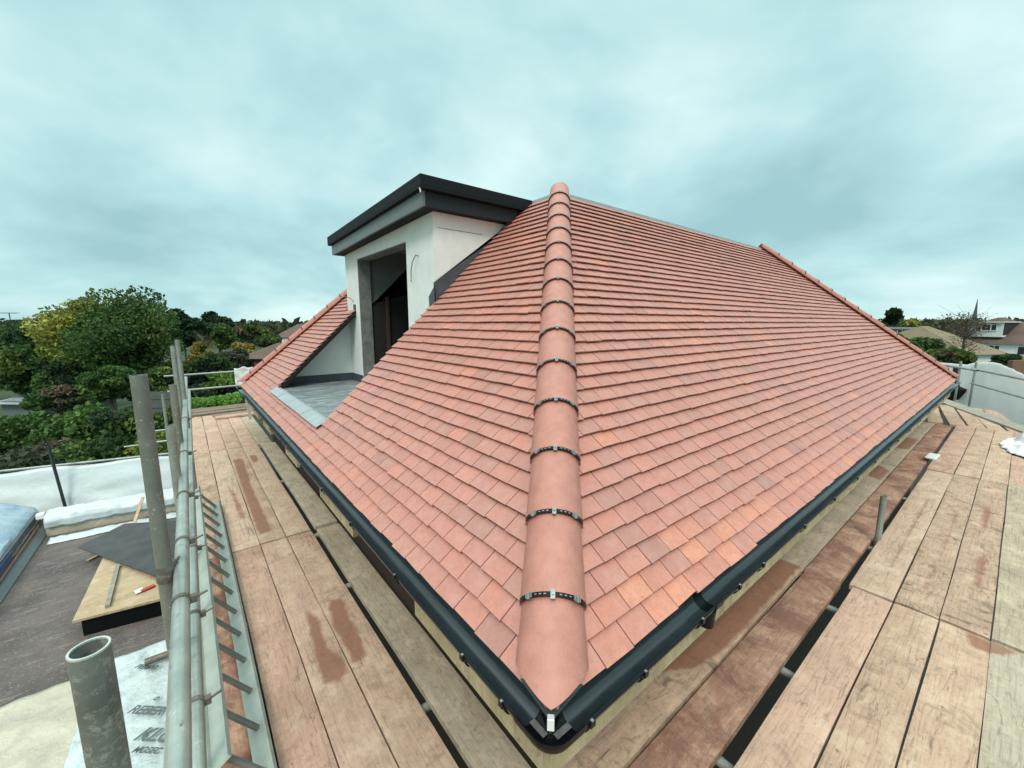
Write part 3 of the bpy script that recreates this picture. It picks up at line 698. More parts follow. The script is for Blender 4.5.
# right far guard rails
tube((9.6,-1.12,6.15),(14.1,.66,6.15),'upper guard rail in front of white sheeting, right','galv',group='right guard rails')
tube((10.3,-1.3,5.67),(15.6,.70,5.67),'lower guard rail in front of white sheeting, right','galv',group='right guard rails')
tube((13.6,.55,6.15),(15.8,1.75,6.15),'short guard rail running behind the roof corner, right','galv',group='right guard rails')
tube((15.7,.68,4.4),(15.7,.68,6.2),'grey upright at the bend of right guard rails','galv',group=GS)
tube((15.8,.95,4.4),(15.8,.95,6.2),'grey upright behind the roof corner, right','galv',group=GS)
# ------------------------------------------------------------------ ladder
lad=empty('ladder',(.1,3.8,5.085),'aluminium ladder lying tilted along the left walkway beside the handrail','ladder')
def stile(cx,cz,name):
    mb=MB()
    e=Vector((-.15,0,.21)).normalized(); nrm=Vector((.21,0,.15)).normalized()
    # channel: web perpendicular to rung direction e
    for off,wd,tt in ((0,.075,.003),):
        mb.obox((cx,3.75,cz),e*.004,Vector((0,3.7,0)),nrm*.085)
        for s in (-1,1): mb.obox(Vector((cx,3.75,cz))+nrm*(.0425*s)+e*(.010 if name=='low' else -.010)*-1,e*.024,Vector((0,3.7,0)),nrm*.004)
    return mb.build('stile','alu',lad,bevel=.001)
stile(.108,5.145,'low'); stile(-.040,5.355,'high')
y=1.95; k=0
while y<5.6:
    MB().tube((.113,y,5.148),(-.037,y,5.358),.0145,seg=10).build('rung','alud',lad,smooth=True); y+=.27
# ------------------------------------------------------------------ lower flat roof on the left
ZF=3.6
ext=empty('flat_roof_extension',(-1.3,7.5,0),'single storey extension with dark felt flat roof left of the walkway','extension')
MB().box(-2.45,5.5,ZF-.25,-.12,10.6,ZF).build('felt_roof','felt',ext)
MB().box(-9,-2,0,-.14,10.5,ZF-.26).build('wall','brick',ext)
MB().box(-9,-2,ZF-.25,-.12,5.47,ZF-.05).build('roof_deck','ply',ext)
MB().box(-9,5.51,ZF-.25,-2.46,10.6,ZF-.05).build('roof_deck','ply',ext)
# rooflight kerb at left
MB().box(-2.40,6.5,ZF+.002,-2.27,10.5,ZF+.30).build('kerb_upstand','leadd',ext)
MB().hexa([(-2.265,6.5,ZF+.003),(-2.17,6.5,ZF+.003),(-2.13,10.3,ZF+.003),(-2.265,10.3,ZF+.003),(-2.265,6.5,ZF+.09),(-2.17,6.5,ZF+.02),(-2.13,10.3,ZF+.02),(-2.265,10.3,ZF+.09)]).build('lead_flashing','anthfascia',ext)
MB().tube((-2.25,6.5,ZF+.13),(-2.25,10.25,ZF+.13),.022,seg=10).build('copper_trim','copper',ext)
# far parapet wrapped in sheet
def cloth(name,f,nu,nv,mat,label,cat,parent=None,thick=.004,group=None):
    vs=[];fs=[]
    for i in range(nu+1):
        for j in range(nv+1): vs.append(tuple(f(i/nu,j/nv)))
    q=nv+1
    for i in range(nu):
        for j in range(nv): fs.append((i*q+j,(i+1)*q+j,(i+1)*q+j+1,i*q+j+1))
    mb=MB(); mb.v=vs; mb.f=fs; o=mb.build(name,mat,parent,smooth=True,recalc=False)
    s=o.modifiers.new('solid','SOLIDIFY'); s.thickness=thick
    if parent is None: top(o)
    if label: tag(o,label,cat,group)
    return o
def nz(x,y,z,s): return noise.noise(Vector((x*s,y*s,z*s)))
MB().hexa([(-2.12,10.0,ZF+.001),(-.13,9.84,ZF+.001),(-.13,10.2,ZF+.001),(-2.12,10.36,ZF+.001),(-2.12,10.0,ZF+.30),(-.13,9.84,ZF+.30),(-.13,10.2,ZF+.30),(-2.12,10.36,ZF+.30)]).build('parapet','beige',ext)
def wrap(u,v):
    x=-2.12+2.0*u; pts=[(9.965,.15),(9.95,.26),(10.0,.34),(10.15,.35),(10.38,.34),(10.42,.20)]
    t=v*(len(pts)-1); i=min(int(t),len(pts)-2); fr=t-i
    y=pts[i][0]*(1-fr)+pts[i+1][0]*fr-.16*u; z=pts[i][1]*(1-fr)+pts[i+1][1]*fr
    k=nz(x*1.5,y,z,5)*.03
    return (x,y+k,ZF+z+abs(nz(x,y*2,3,6))*.035)
cloth('wrapped_sheet',wrap,60,24,'poly','crumpled white polythene wrapped over the far parapet of the felt roof','sheeting')
def strip(u,v):
    x=-2.05+1.92*u; y=9.58-.10*u+.26*v; return (x,y+.02*nz(x,y,1,4),ZF+.012+.03*abs(nz(x,y,2,7)))
cloth('sheet_strip',strip,50,10,'poly','narrow white polythene strip on the felt at the parapet foot','sheeting')
def farsheet(u,v):
    a=Vector((-7.5,12.6,0)); b=Vector((-.05,10.75,0)); p=a.lerp(b,u); zt=4.47
    return (p.x+.02*nz(p.x,v*3,0,2.5)+0*v,p.y+.03*nz(p.x,v*2,5,2)+(1-v)*-.25,3.62+(zt-3.62)*v+.02*math.sin(p.x*5))
cloth('sheeting_wall',farsheet,70,14,'poly','taut pale blue-white polythene wall below a tube, behind the felt roof','sheeting')
tube((-7.6,12.66,4.50),(.1,10.72,4.50),'long dark-green tube along the top of the white sheet wall','galv',group=None)
tube((-2.02,10.95,3.6),(-2.12,11.0,4.95),'thin dark post standing against the white sheet wall','gutter',group=GS)
def bluep(u,v):
    x=-2.262-1.6*(1-v)**1.1; y=6.3+4.35*u
    return (x,y,ZF+.30+.26*min(1,(1-v)*3)+.05*nz(x,y,0,3)+.02*nz(x,y,2,9) if v<.97 else ZF+.17+.03*nz(y,0,0,4))
cloth('rooflight_cover',bluep,40,16,'polyblue','bluish clear polythene over the low rooflight frame at left edge','sheeting')
MB_=MB(); MB_.box(-2.258,7.0,ZF+.16,-2.25,8.9,ZF+.29)
top(tag(MB_.build('tarpaulin','bluetarp'),'blue tarpaulin folds showing under the rooflight polythene','tarpaulin'))
mb=MB(); mb.obox((-2.20,10.25,ZF+.30),(.11,0,0),(0,.10,0),(0,.02,.10)); top(tag(mb.build('tape_roll','upvc',bevel=.02),'small white packet where rooflight cover meets the parapet','packet'))
# near sheets
def bs(u,v):
    x=-3.4+2.55*u; y=3.0+v*(2.6+.02*u); return (x,y,ZF+.012+.03*max(0,nz(x,y,1,3))+.012*nz(x,y,4,9)+(.02 if v>.96 else 0))
cloth('dust_sheet',bs,60,50,'beige','dusty beige sheet on the lower roof, left of nearest upright','sheeting')
def ms(u,v):
    x=-1.03+.9*u-.10*(1-v); y=3.0+v*2.62+.02*u; z=ZF+.050+.035*max(0,nz(x,y,1,4.5))+.015*nz(x,y,7,11)
    if v>.965: z+=.03
    return (x,y,z)
mem=cloth('roofing_membrane',ms,60,90,'membrane','crinkled grey-white roofing membrane with printed letters beside nearest upright','membrane')
def text(s,p,size,rot,parent):
    cu=bpy.data.curves.new('t','FONT'); cu.body=s; cu.size=size; cu.shear=.35; cu.extrude=.0015; cu.offset=.002
    t=bpy.data.objects.new('t',cu); col.objects.link(t); dg=bpy.context.evaluated_depsgraph_get(); me=bpy.data.meshes.new_from_object(t.evaluated_get(dg))
    bpy.data.objects.remove(t); o=bpy.data.objects.new('printed_text',me); me.materials.clear(); me.materials.append(MAT['ink']); col.objects.link(o)
    o.parent=parent; o.location=Vector(p)-parent.location; o.rotation_euler=(0,0,rot); return o
# printed rows
rot0=math.atan2(R.y,R.x)-.06
for s,px,py,sz in (('REBER',126,713,.115),('KLO',132,740,.165),('MOSEC',131,752,.07),('PERMO',134,668,.07),('o',152,700,.08)):
    p=at(px,py,ZF+.085); text(s,(p.x,p.y,p.z),sz,rot0,mem)
tube((-.62,5.30,ZF+.12),(-.1,5.28,ZF+.12),'short dark tube end over the printed membrane','rust',r=.035,name='tube_end')
# hatch
hb=empty('roof_hatch',(-.85,7.2,ZF),'low plywood-topped hatch box on black sides, on the felt roof','hatch')
MB().hexa([(-1.22,6.42,ZF+.002),(-.36,6.27,ZF+.002),(-.34,8.1,ZF+.002),(-1.16,8.1,ZF+.002),(-1.22,6.42,ZF+.22),(-.36,6.27,ZF+.22),(-.34,8.1,ZF+.22),(-1.16,8.1,ZF+.22)]).build('hatch_side','gblack',hb)
MB().hexa([(-1.28,6.38,ZF+.222),(-.34,6.22,ZF+.222),(-.32,8.2,ZF+.222),(-1.18,8.2,ZF+.222),(-1.28,6.38,ZF+.25),(-.34,6.22,ZF+.25),(-.32,8.2,ZF+.25),(-1.18,8.2,ZF+.25)]).build('hatch_lid','ply',hb)
top(tag(MB().obox((-.995,6.95,ZF+.272),(.045,0,0),(.0,1.05,0),(0,0,.04)).build('timber_batten','greyboard'),'grey timber batten lying across the plywood hatch','batten'))
mb=MB(); A=[(-1.52,8.48),(-1.04,8.95),(-.30,8.5),(-.28,6.75),(-.47,6.55)]
mb.prism([(x,y,ZF+.30-.03*(i==0)+.02*(i==4)) for i,(x,y) in enumerate(A)],(0,0,.012))
top(tag(mb.build('felt_sheet','darkfelt'),'loose dark felt sheet lying askew over the plywood hatch','felt sheet'))
mb=MB(); p=at(148,588,ZF+.27); mb.obox(p,(.13,.05,0),(-.02,.055,0),(0,0,.012)); uk=mb.build('utility_knife','red',bevel=.004); top(tag(uk,'small red utility knife lying on the plywood hatch','knife'))
mb=MB(); mb.obox(Vector(p)-Vector((.085,.0,0)),(.075,.03,0),(-.02,.09,0),(0,0,.008)); top(tag(mb.build('white_wrapper','upvc'),'white wrapper beside the red knife on the hatch','wrapper'))
top(tag(MB().obox((-.93,9.25,ZF+.24),(.045,.0,0),(.16,1.15,.34),(0,0,.02)).build('timber_batten','wood'),'pale timber batten leaning against the wrapped parapet','batten'))
top(tag(MB().obox((-1.22,8.72,ZF+.02),(.46,.42,0),(-.03,.03,0),(0,0,.02)).build('timber_batten','ply'),'thin pale strip lying by the corner of the loose felt','batten'))
top(tag(MB().hexa([(-.75,8.9,ZF+.004),(-.14,8.6,ZF+.004),(-.14,9.4,ZF+.004),(-.2,9.45,ZF+.004),(-.75,8.9,ZF+.02),(-.14,8.6,ZF+.02),(-.14,9.4,ZF+.02),(-.2,9.45,ZF+.02)]).build('plywood_offcut','ply'),'pale plywood offcut beyond the loose felt sheet','plywood'))
# ------------------------------------------------------------------ right: sheeting, bag
def rs(u,v):
    a=Vector((18.55,1.88,0)); b=Vector((11.35,-1.67,0)); p=a.lerp(b,u)
    ztop=6.02+.22*math.exp(-((u-.42)/.12)**2)-.25*max(0,u-.5)
    zb=4.9
    bulge=.16*math.sin(PI*v)*(.4+.6*u)
    z=zb+(ztop-zb)*v
    return (p.x+.25*bulge+.06*nz(p.x,z,0,1.5),p.y-bulge*.6+.35*(1-v)*0+.06*nz(p.x,z,3,2)+.05*abs(nz(p.x*1.0,z*.4,9,4.5)),z+.03*nz(p.x,p.y,0,2))
cloth('white_sheeting',rs,60,20,'polyt','billowing white sheeting hung behind the right guard rails','sheeting')
def rs2(u,v):
    a=Vector((15.2,3.4,0)); b=Vector((18.3,2.3,0)); p=a.lerp(b,u); return (p.x,p.y+.08*nz(p.x,v*2,0,2),5.0+1.05*v)
cloth('white_sheeting',rs2,20,10,'polyt','short white sheeting panel behind the far roof corner','sheeting')
def bag(u,v):
    x=9.35+2.1*u; y=-.72+.75*v*(.55+.45*math.sin(PI*min(1,u*1.05))); 
    h=(.13+.16*max(0,nz(x,y,9,2.2)))*math.sin(PI*min(1,max(0,u)))**.6*math.sin(PI*v)**.7*(.55+.9*abs(nz(x,y,5,3.4)))
    return (x+.10*nz(x,y,1,5),y+.07*nz(x,y,4,6),5.212+h*(.55+1.6*abs(nz(x,y,0,4)))+.07*abs(nz(x,y,3,8))+.03*abs(nz(x,y,8,15)))
bag_o=cloth('polythene_bag',bag,80,48,'upvc','crumpled white polythene bag lying on the far right boards','bag')
mb=MB(); mb.hexa([(8.45,.60,5.19),(8.75,.58,5.19),(8.78,.70,5.19),(8.48,.72,5.19),(8.45,.60,5.225),(8.75,.58,5.235),(8.78,.70,5.225),(8.48,.72,5.22)])
top(tag(mb.build('paper_scrap','upvc',bevel=.01),'small white scrap lying over the dark gap between boards','scrap'))
mb=MB(); mb.tube((16.4,.95,5.22),(16.55,1.15,5.42),.26,.14,seg=9); mb.tube((16.2,1.0,5.4),(16.1,1.05,6.0),.10,.05,seg=9); top(tag(mb.build('rubble_sack','dark',bevel=.03),'dark sack slumped behind the roof corner under guard rails','sack'))
# white things at the far left corner
def wl(u,v): return (.95+.42*u,12.6+.05*nz(u,v,0,3),5.52+.52*v+.05*nz(u,v,1,3))
cloth('white_sack',wl,10,10,'upvc','white sack hanging on the rails at the far left roof corner','sack')
for a,b,l in (((.86,9.75,5.86),(.93,10.1,5.16),'left white plastic offcut leaning under the far gutter end'),((.98,9.72,5.55),(1.09,10.0,5.16),'right white plastic offcut leaning under the far gutter end')):
    a=Vector(a);b=Vector(b); top(tag(MB().hexa([b,b+Vector((.06,0,0)),b+Vector((.06,.03,0)),b+Vector((0,.03,0)),a,a+Vector((.06,0,0)),a+Vector((.06,.03,0)),a+Vector((0,.03,0))]).build('plastic_offcut','upvc'),l,'offcut','white offcuts'))
# ------------------------------------------------------------------ ground
S=2500
gm=MB().quad((-S,-S,0),(S,-S,0),(S,S,0),(-S,S,0)).build('ground','ground'); gm['kind']='structure'
lp=MB(); c=at(215,400,0.004)
def gpt(px,py): return at(px,py,0.006)
mb=MB().quad(dep(190,405,34).to_2d().to_3d()+U*.006,dep(262,405,34).to_2d().to_3d()+U*.006,dep(262,380,46).to_2d().to_3d()+U*.006,dep(190,380,46).to_2d().to_3d()+U*.006)
o=mb.build('lawn','lawn'); o['kind']='structure'
# ------------------------------------------------------------------ trees
def leaves(centers,radii,cols,n,size,rs,flat=1.0,fill=.55):
    """returns verts, faces, colours of leaf quads spread in blobs"""
    centers=np.array(centers); radii=np.array(radii); cols=np.array(cols); K=len(centers)
    wgt=radii.prod(axis=1)**(2/3); wgt/=wgt.sum(); idx=rs.choice(K,n,p=wgt)
    d=rs.normal(size=(n,3)); d/=np.linalg.norm(d,axis=1)[:,None]
    rr=np.where(rs.random(n)<fill,rs.uniform(.78,1.10,n),rs.uniform(.3,1,n))[:,None]
    p=centers[idx]+d*radii[idx]*rr
    a=rs.normal(size=(n,3)); a/=np.linalg.norm(a,axis=1)[:,None]; b=np.cross(a,rs.normal(size=(n,3))); b/=np.linalg.norm(b,axis=1)[:,None]
    s=size*rs.uniform(.6,1.5,n)[:,None]
    a=a*s; b=b*s*.6
    v=np.stack([p-a,p-b*.9+a*.1,p+a,p+b],axis=1).reshape(-1,3)
    cc=cols[idx]*rs.uniform(.65,1.35,(n,1))
    return v,cc
def leafmesh(name,v,cc,parent,kindmat='leaf'):
    n=len(cc); me=bpy.data.meshes.new(name); me.vertices.add(4*n); off=np.array(parent_off(parent)); me.vertices.foreach_set('co',(v-off).ravel())
    me.loops.add(4*n); me.loops.foreach_set('vertex_index',np.arange(4*n,dtype=np.int32)); me.polygons.add(n)
    me.polygons.foreach_set('loop_start',np.arange(0,4*n,4,dtype=np.int32)); me.update(calc_edges=True)
    at_=me.attributes.new('leafcol','FLOAT_COLOR','FACE'); at_.data.foreach_set('color',np.concatenate([cc,np.ones((n,1))],axis=1).ravel())
    return link(name,me,kindmat,parent)
def parent_off(p):
    o=Vector((0,0,0))
    while p is not None: o+=p.location; p=p.parent
    return o
def tree(name,px,ytop,ybot,wpx,d,cols,label,cat='tree',n=3500,leaf=.16,blobs=16,trunk=True,group=None,fill=.6,cone=False,seed=None):
    """crown spans ytop..ybot and wpx at forward distance d"""
    rs=np.random.default_rng(seed if seed else abs(hash((px,ytop)))%9999)
    rs=np.random.default_rng(int(px*31+ytop*7+wpx))
    tp=dep(px,ytop,d); bt=dep(px,ybot,d); ztop=tp.z; zbot=max(.3,bt.z); W_=wpx*d/FPX/2; x,y=tp.x,tp.y
    H=ztop-zbot; zc=(ztop+zbot)/2
    root=empty(name,(x,y,0),label,cat,group)
    cs=[];rd=[];cl=[]
    for k in range(blobs):
        while True:
            q=rs.uniform(-1,1,3)
            if np.linalg.norm(q)<1: break
        if cone: q[0]*=(.9-.45*(q[2]+1)); q[1]*=(.9-.45*(q[2]+1))
        f=.27+.16*rs.random()
        cs.append((x+q[0]*W_*(1-f),y+q[1]*W_*(1-f),zc+q[2]*H/2*(1-f*.8))); rd.append((W_*f,W_*f,min(W_*f,H*.5*f)*(1.15 if cone else .85)))
        cl.append(np.array(cols[rs.integers(len(cols))])*rs.uniform(.85,1.6))
    v,cc=leaves(cs,rd,cl,n,leaf,rs,fill=fill)
    leafmesh('crown',v,cc,root)
    if trunk:
        mb=MB(); r0=max(.08,W_*.07); mb.tube((x,y,0),(x,y,zbot+H*.3),r0,r0*.6,seg=8)
        for k in range(min(7,blobs)): mb.tube((x,y,zbot+H*.1*(k%3)),cs[k],r0*.35,r0*.1,seg=5)
        mb.build('trunk','bark',root,smooth=True)
    return root
G1=[(.046,.088,.024),(.065,.115,.030),(.036,.070,.022),(.085,.125,.033)]
G2=[(.065,.12,.028),(.05,.10,.03)]
GY=[(.20,.225,.045),(.15,.19,.04),(.25,.25,.06),(.11,.15,.035)]
GD=[(.018,.036,.018),(.022,.045,.02)]
YO=[(.30,.21,.045),(.22,.18,.05),(.16,.15,.04)]
GB_=[(.075,.075,.045),(.055,.065,.04),(.10,.075,.05)]
BR=[(.12,.09,.05),(.09,.08,.04)]
tree('autumn_tree',66,286,385,70,27,GY,'yellow-green autumn tree at the left, against dark tree',n=13000,leaf=.10,blobs=34,fill=.6)
tree('broadleaf_tree',118,275,392,106,26,G1+[(.05,.095,.025)],'big dark green broadleaf tree rising above the skyline, left',n=26000,leaf=.105,blobs=44)
tree('conifer_tree',180,307,352,36,48,GD,'dark conifer right of the big broadleaf tree',n=4500,leaf=.25,blobs=18)
tree('conifer_tree',217,309,345,38,60,GD,'broad dark conifer behind the round bush',n=4500,leaf=.3,blobs=18)
tree('round_bush',216,317,352,34,50,G1,'round-topped mid-green tree in front of a conifer',n=4500,leaf=.2,blobs=12)
tree('dark_tree',8,317,385,76,38,GD+G1,'dark tree at the left edge under the aerial',n=12000,leaf=.17,blobs=28)
tree('dark_tree',20,342,400,64,26,G1,'dark green tree in front of the left-edge tree',n=12000,leaf=.12,blobs=26)
tree('dark_tree',52,352,405,50,24,GD+G1,'dark bushy tree under the yellow-green autumn tree',n=9000,leaf=.11,blobs=22)
tree('garden_tree',150,362,420,46,21,GD+G1,'dark tree between the tall upright and the shed fence',n=9000,leaf=.10,blobs=22)
tree('garden_tree',203,352,392,60,30,GD+G1+GB_,'dark tree low behind the end guard rails',n=8000,leaf=.13,blobs=20)
tree('garden_tree',236,348,378,36,36,G1+GB_,'dark tree right beside the brown double roof',n=6000,leaf=.14,blobs=16)
tree('autumn_tree',199,339,372,26,40,YO,'small yellow-orange tree beyond the slim uprights',n=2600,leaf=.17,blobs=10)
tree('autumn_tree',243,338,362,26,42,YO,'small yellow tree left of the brown roofs',n=2400,leaf=.18,blobs=10)
tree('garden_tree',219,346,378,34,34,GB_+G1,'grey-brown bushy tree between two yellow trees',n=3500,leaf=.17,blobs=12)
tree('garden_tree',178,355,395,30,30,G2+GY,'light green tree behind the slim uprights',n=3000,leaf=.15,blobs=12)
tree('garden_tree',268,332,350,26,55,G1+GB_,'dark tree beside the distant white house, left',n=2400,leaf=.3,blobs=10)
tree('garden_tree',247,325,340,40,75,GB_+G1,'brownish tree far behind the yellow tree, left',n=2400,leaf=.4,blobs=12)
tree('garden_shrub',106,363,405,48,19,G2+[(.045,.09,.028)],'fresh green domed shrub in front of the big dark tree','shrub',n=7000,leaf=.10,blobs=22)
tree('garden_shrub',60,384,420,60,20,GB_+G1,'loose grey-green shrub beside the pale shed roof','shrub',n=6000,leaf=.11,blobs=20)
tree('garden_shrub',222,371,390,44,20,[(.15,.23,.035),(.10,.17,.03)],'bright green hedge shrub beyond the end guard rails','shrub',n=5000,leaf=.09,blobs=14)
tree('garden_shrub',215,394,406,70,17,[(.10,.20,.035)],'low green planting beyond the walkway end','shrub',n=5000,leaf=.06,blobs=18,trunk=False)
tree('garden_shrub',214,383,397,64,20,GD,'dark low hedge between the bright shrub and low planting','shrub',n=5000,leaf=.09,blobs=18,trunk=False)
# hedge trees filling the lower left
HG='leafy trees behind the white sheet wall'
for i,(px,yt,yb,w,d,c,l) in enumerate([(20,408,480,85,16,G1,'dark leafy tree below the pale shed roof'),(85,400,480,90,16.5,G1+G2,'leafy tree in the centre of the left hedge mass'),(128,392,475,70,15.5,G1+GD,'dark leafy tree behind the tall grey upright'),
    (45,440,500,110,14,GD+GB_,'brown-tinged leafy tree just above the white sheet wall'),(-30,420,520,110,15,G1,'dark leafy tree cut by the left picture edge'),(110,430,495,110,14,GD+G1,'very dark leafy tree above the white sheet, right part'),(170,400,470,60,15,G2+G1,'green leafy tree seen between the uprights'),(160,430,480,60,14,G1+GY,'yellow-flecked leafy tree low between the uprights')]):
    tree('leafy_tree',px,yt,yb,w,d,c,l,n=9000,leaf=.085,blobs=30,group=HG)
# right side trees
tree('round_tree',893,307,326,19,170,GD,'dark domed tree standing above the distant skyline, right',n=2000,leaf=.9,blobs=10)
tree('autumn_tree',912,318,328,18,120,GY,'small yellow tree behind the flat-roofed house, right',n=1200,leaf=.6,blobs=8)
tree('hedge_tree',925,336,378,52,24,G1+[(.045,.085,.026)],'dense dark green tree beside the right roof hip',n=9000,leaf=.13,blobs=26)
tree('hedge_tree',898,330,372,40,28,G1,'dark green tree half hidden behind the right roof hip',n=6000,leaf=.15,blobs=20)
tree('hedge_tree',952,345,380,40,22,G1+BR,'green tree below the mossy brown roof, right',n=7000,leaf=.12,blobs=20)
tree('hedge_tree',1008,352,372,26,26,GD+G1,'small dark tree in front of the white house, right',n=4000,leaf=.12,blobs=14)
tree('autumn_tree',960,312,340,52,55,BR+GB_,'thin brownish autumn tree before the mossy roof',n=900,leaf=.14,blobs=16)
# slender bare tree
rt=dep(969,312,24); root=empty('bare_tree',(rt.x,rt.y,0),'tall slender nearly bare tree left of the white house','tree')
mb=MB(); tpz=rt.z; mb.tube((rt.x,rt.y,0),(rt.x,rt.y,tpz-2),.10,.06,seg=8); mb.tube((rt.x,rt.y,tpz-2),(rt.x,rt.y,tpz),.06,.015,seg=8)
rs=np.random.default_rng(4); tips=[]
for k in range(60):
    z=tpz-3.0+2.6*rs.random(); a=rs.uniform(0,6.28); L=.35+.65*rs.random(); q=Vector((rt.x,rt.y,z)); e=q+Vector((math.cos(a)*L,math.sin(a)*L,.35+.5*rs.random())); mb.tube(q,e,.02,.005,seg=4); tips.append(e)
    for _ in range(3): mb.tube(q.lerp(e,.5),e+Vector(rs.normal(size=3))*.3,.008,.003,seg=3)
mb.build('trunk','bark',root)
v,cc=leaves([tuple(t) for t in tips],[(.35,.35,.25)]*len(tips),[(.12,.11,.05)]*len(tips),420,.035,rs); leafmesh('crown',v,cc,root)
# far wood: one mass to the horizon
rs=np.random.default_rng(11); cs=[];rd=[];cl=[]
for k in range(1500):
    px=rs.choice([rs.uniform(-150,330),rs.uniform(780,1250)]); d=rs.uniform(110,420)
    dd=d*.9 ; h=min(rs.uniform(4.5,7.5)+d*.008,9.5)
    h=h if px>700 else min(h,7.4)+.3*rs.normal()
    p=dep(px,322,d); r=rs.uniform(3,6)*(1+d/500)
    cs.append((p.x,p.y,h-r*.75)); rd.append((r*1.2,r*1.2,r*.8)); pal=[(.028,.05,.022),(.04,.065,.026),(.05,.055,.032),(.065,.055,.03),(.03,.055,.025),(.022,.04,.02),(.075,.08,.025)]
    cl.append(np.array(pal[rs.integers(len(pal))])*rs.uniform(.8,1.2))
v,cc=leaves(cs,rd,cl,52000,1.1,rs,fill=.8); o=leafmesh('distant_woodland',v,cc,None); o['kind']='stuff'; o['label']='distant mixed woodland and garden trees along the horizon'; o['category']='woodland'
# ------------------------------------------------------------------ houses around
def gable_house(name,px,d,wpx,ze,zrid,label,wall,roof,rot=0,depth=7,windows=(),hipped=True,cat='house'):
    c=dep(px,322,d); W_=wpx*d/FPX; root=empty(name,(c.x,c.y,0),label,cat)
    a=math.atan2(R.y,R.x)+rot; ux=Vector((math.cos(a),math.sin(a),0)); uy=Vector((-math.sin(a),math.cos(a),0)); o=Vector((c.x,c.y,0))
    def P(x,y,z): return o+ux*x+uy*y+U*z
    MB().obox(P(0,depth/2,ze/2),ux*W_,uy*depth,U*ze).build('wall',wall,root)
    e=.35; hp=min(W_/2,depth/2)*.95 if hipped else 0
    A=[P(-W_/2-e,-e,ze-.1),P(W_/2+e,-e,ze-.1),P(W_/2+e,depth+e,ze-.1),P(-W_/2-e,depth+e,ze-.1)]; Rg=[P(-W_/2-e+hp,depth/2,zrid),P(W_/2+e-hp,depth/2,zrid)]
    mb=MB(); n=0; mb.v=[tuple(q) for q in A+Rg]; mb.f=[(0,1,5,4),(2,3,4,5),(1,2,5),(3,0,4),(3,2,1,0)]; mb.build('roof',roof,root)
    for (x,z,w,h,k) in windows:
        w0=MB().obox(P(x,-.03,z),ux*w,uy*.10,U*h).build('window','upvc',root)
        for i in range(k):
            ww=(w-.08*(k+1))/k; MB().obox(P(x-w/2+.08+ww/2+i*(ww+.08),-.085,z),ux*ww,uy*.012,U*(h-.16)).build('pane','glass',w0)
    return root,P
# white house with dormer at right
hs,P=gable_house('white_house',1026,50,98,4.6,7.35,'white rendered house with tall window row and hipped brown roof, right edge','white','brownroof',rot=-1.2,depth=9,windows=((-2.5,3.75,1.5,1.15,3),(-5.1,3.75,1.0,1.1,2),(.4,3.75,1.4,1.1,2)))
d2=MB(); 
D0,D1=-4.9,-1.9
mbd=MB().hexa([P(D0,.3,5.35),P(D1,.3,5.35),P(D1,4.6,5.35),P(D0,4.6,5.35),P(D0,.3,7.2),P(D1,.3,7.2),P(D1,4.6,7.2),P(D0,4.6,7.2)])
dmr=mbd.build('dormer','white',hs)
ux=(P(1,0,0)-P(0,0,0)); uy=(P(0,1,0)-P(0,0,0))
MB().obox(P((D0+D1)/2,2.4,7.26),ux*3.3,uy*4.8,U*.11).build('dormer_roof','upvc',dmr)
MB().obox(P(D1+.03,2.5,6.4),ux*.05,uy*4.2,U*1.55).build('dormer_side','dark',dmr)
MB().obox(P(-3.4,.28,6.5),ux*2.0,uy*.1,U*.8).build('dormer_window','upvc',dmr)
for i,(x,w_) in enumerate(((-4.1,.40),(-3.4,.74),(-2.7,.40))): MB().obox(P(x,.22,6.55),ux*w_,uy*.012,U*.66).build('dormer_pane','glass',dmr)
MB().obox(P(0,-.45,2.55),ux*12.4,uy*1.0,U*.7).build('porch_roof','tilered',hs)
# mossy brown hip roof
gable_house('bungalow',992,36,46,4.5,6.85,'bungalow with broad mossy tan hipped roof beyond the right trees','white','tanroof',rot=.2,depth=10)
gable_house('brown_roof_house',1040,60,60,5.2,8.0,'house with dark brown roof behind the white house','brick','brownroof',rot=.1,depth=9)
r_,P=gable_house('flat_roofed_house',915,80,40,6.0,6.25,'distant dark flat-roofed house with white windows, right','anthfascia','leadd',depth=8,hipped=False,windows=((-2.3,5.0,2.0,1.6,2),(-5.2,5.0,1.6,1.4,1)))
q=dep(1052,366,24); a=dep(985,366,24)
top(tag(MB().obox((q.x,q.y,2.5),R*5,F*.25,U*5.0).build('brick_wall','brick'),'red brick gable wall above the white sheeting, right edge','wall'))
# left houses
gable_house('terrace_house',243,32,0.1,1,1.2,'x','brick','brownroof') if False else None
gable_house('brown_roof_house',262,36,50,4.1,5.3,'low house with two-part brown roof left of the tiled slope','brick','brownroof',rot=-.1,depth=5)
gable_house('white_house',290,75,30,4.6,6.9,'distant white house with brown roof beside the tiled slope, left','white','brownroof',rot=.1,depth=9)
f_=dep(158,391,15); fp=empty('slatted_fence',(f_.x,f_.y,0),'dark grey slatted fence panel on posts seen between the uprights','fence')
MB().obox((f_.x,f_.y,2.2),R*1.1,F*.04,U*4.9).build('panel','darkwood',fp); 
for k in range(4): MB().obox((f_.x-F.x*.04,f_.y-F.y*.04,4.55-.33*k),R*1.1,F*.03,U*.28).build('slat','greydark',fp)
for k in (-1,1): MB().obox((f_.x+R.x*.58*k,f_.y+R.y*.58*k,2.35),R*.1,F*.1,U*4.7).build('post','greydark',fp)
s_,P=gable_house('pale_roofed_shed',8,24,52,2.45,2.75,'shed with pale blue flat roof among trees, left edge','anthfascia','leadl',rot=-.1,depth=4,hipped=False)
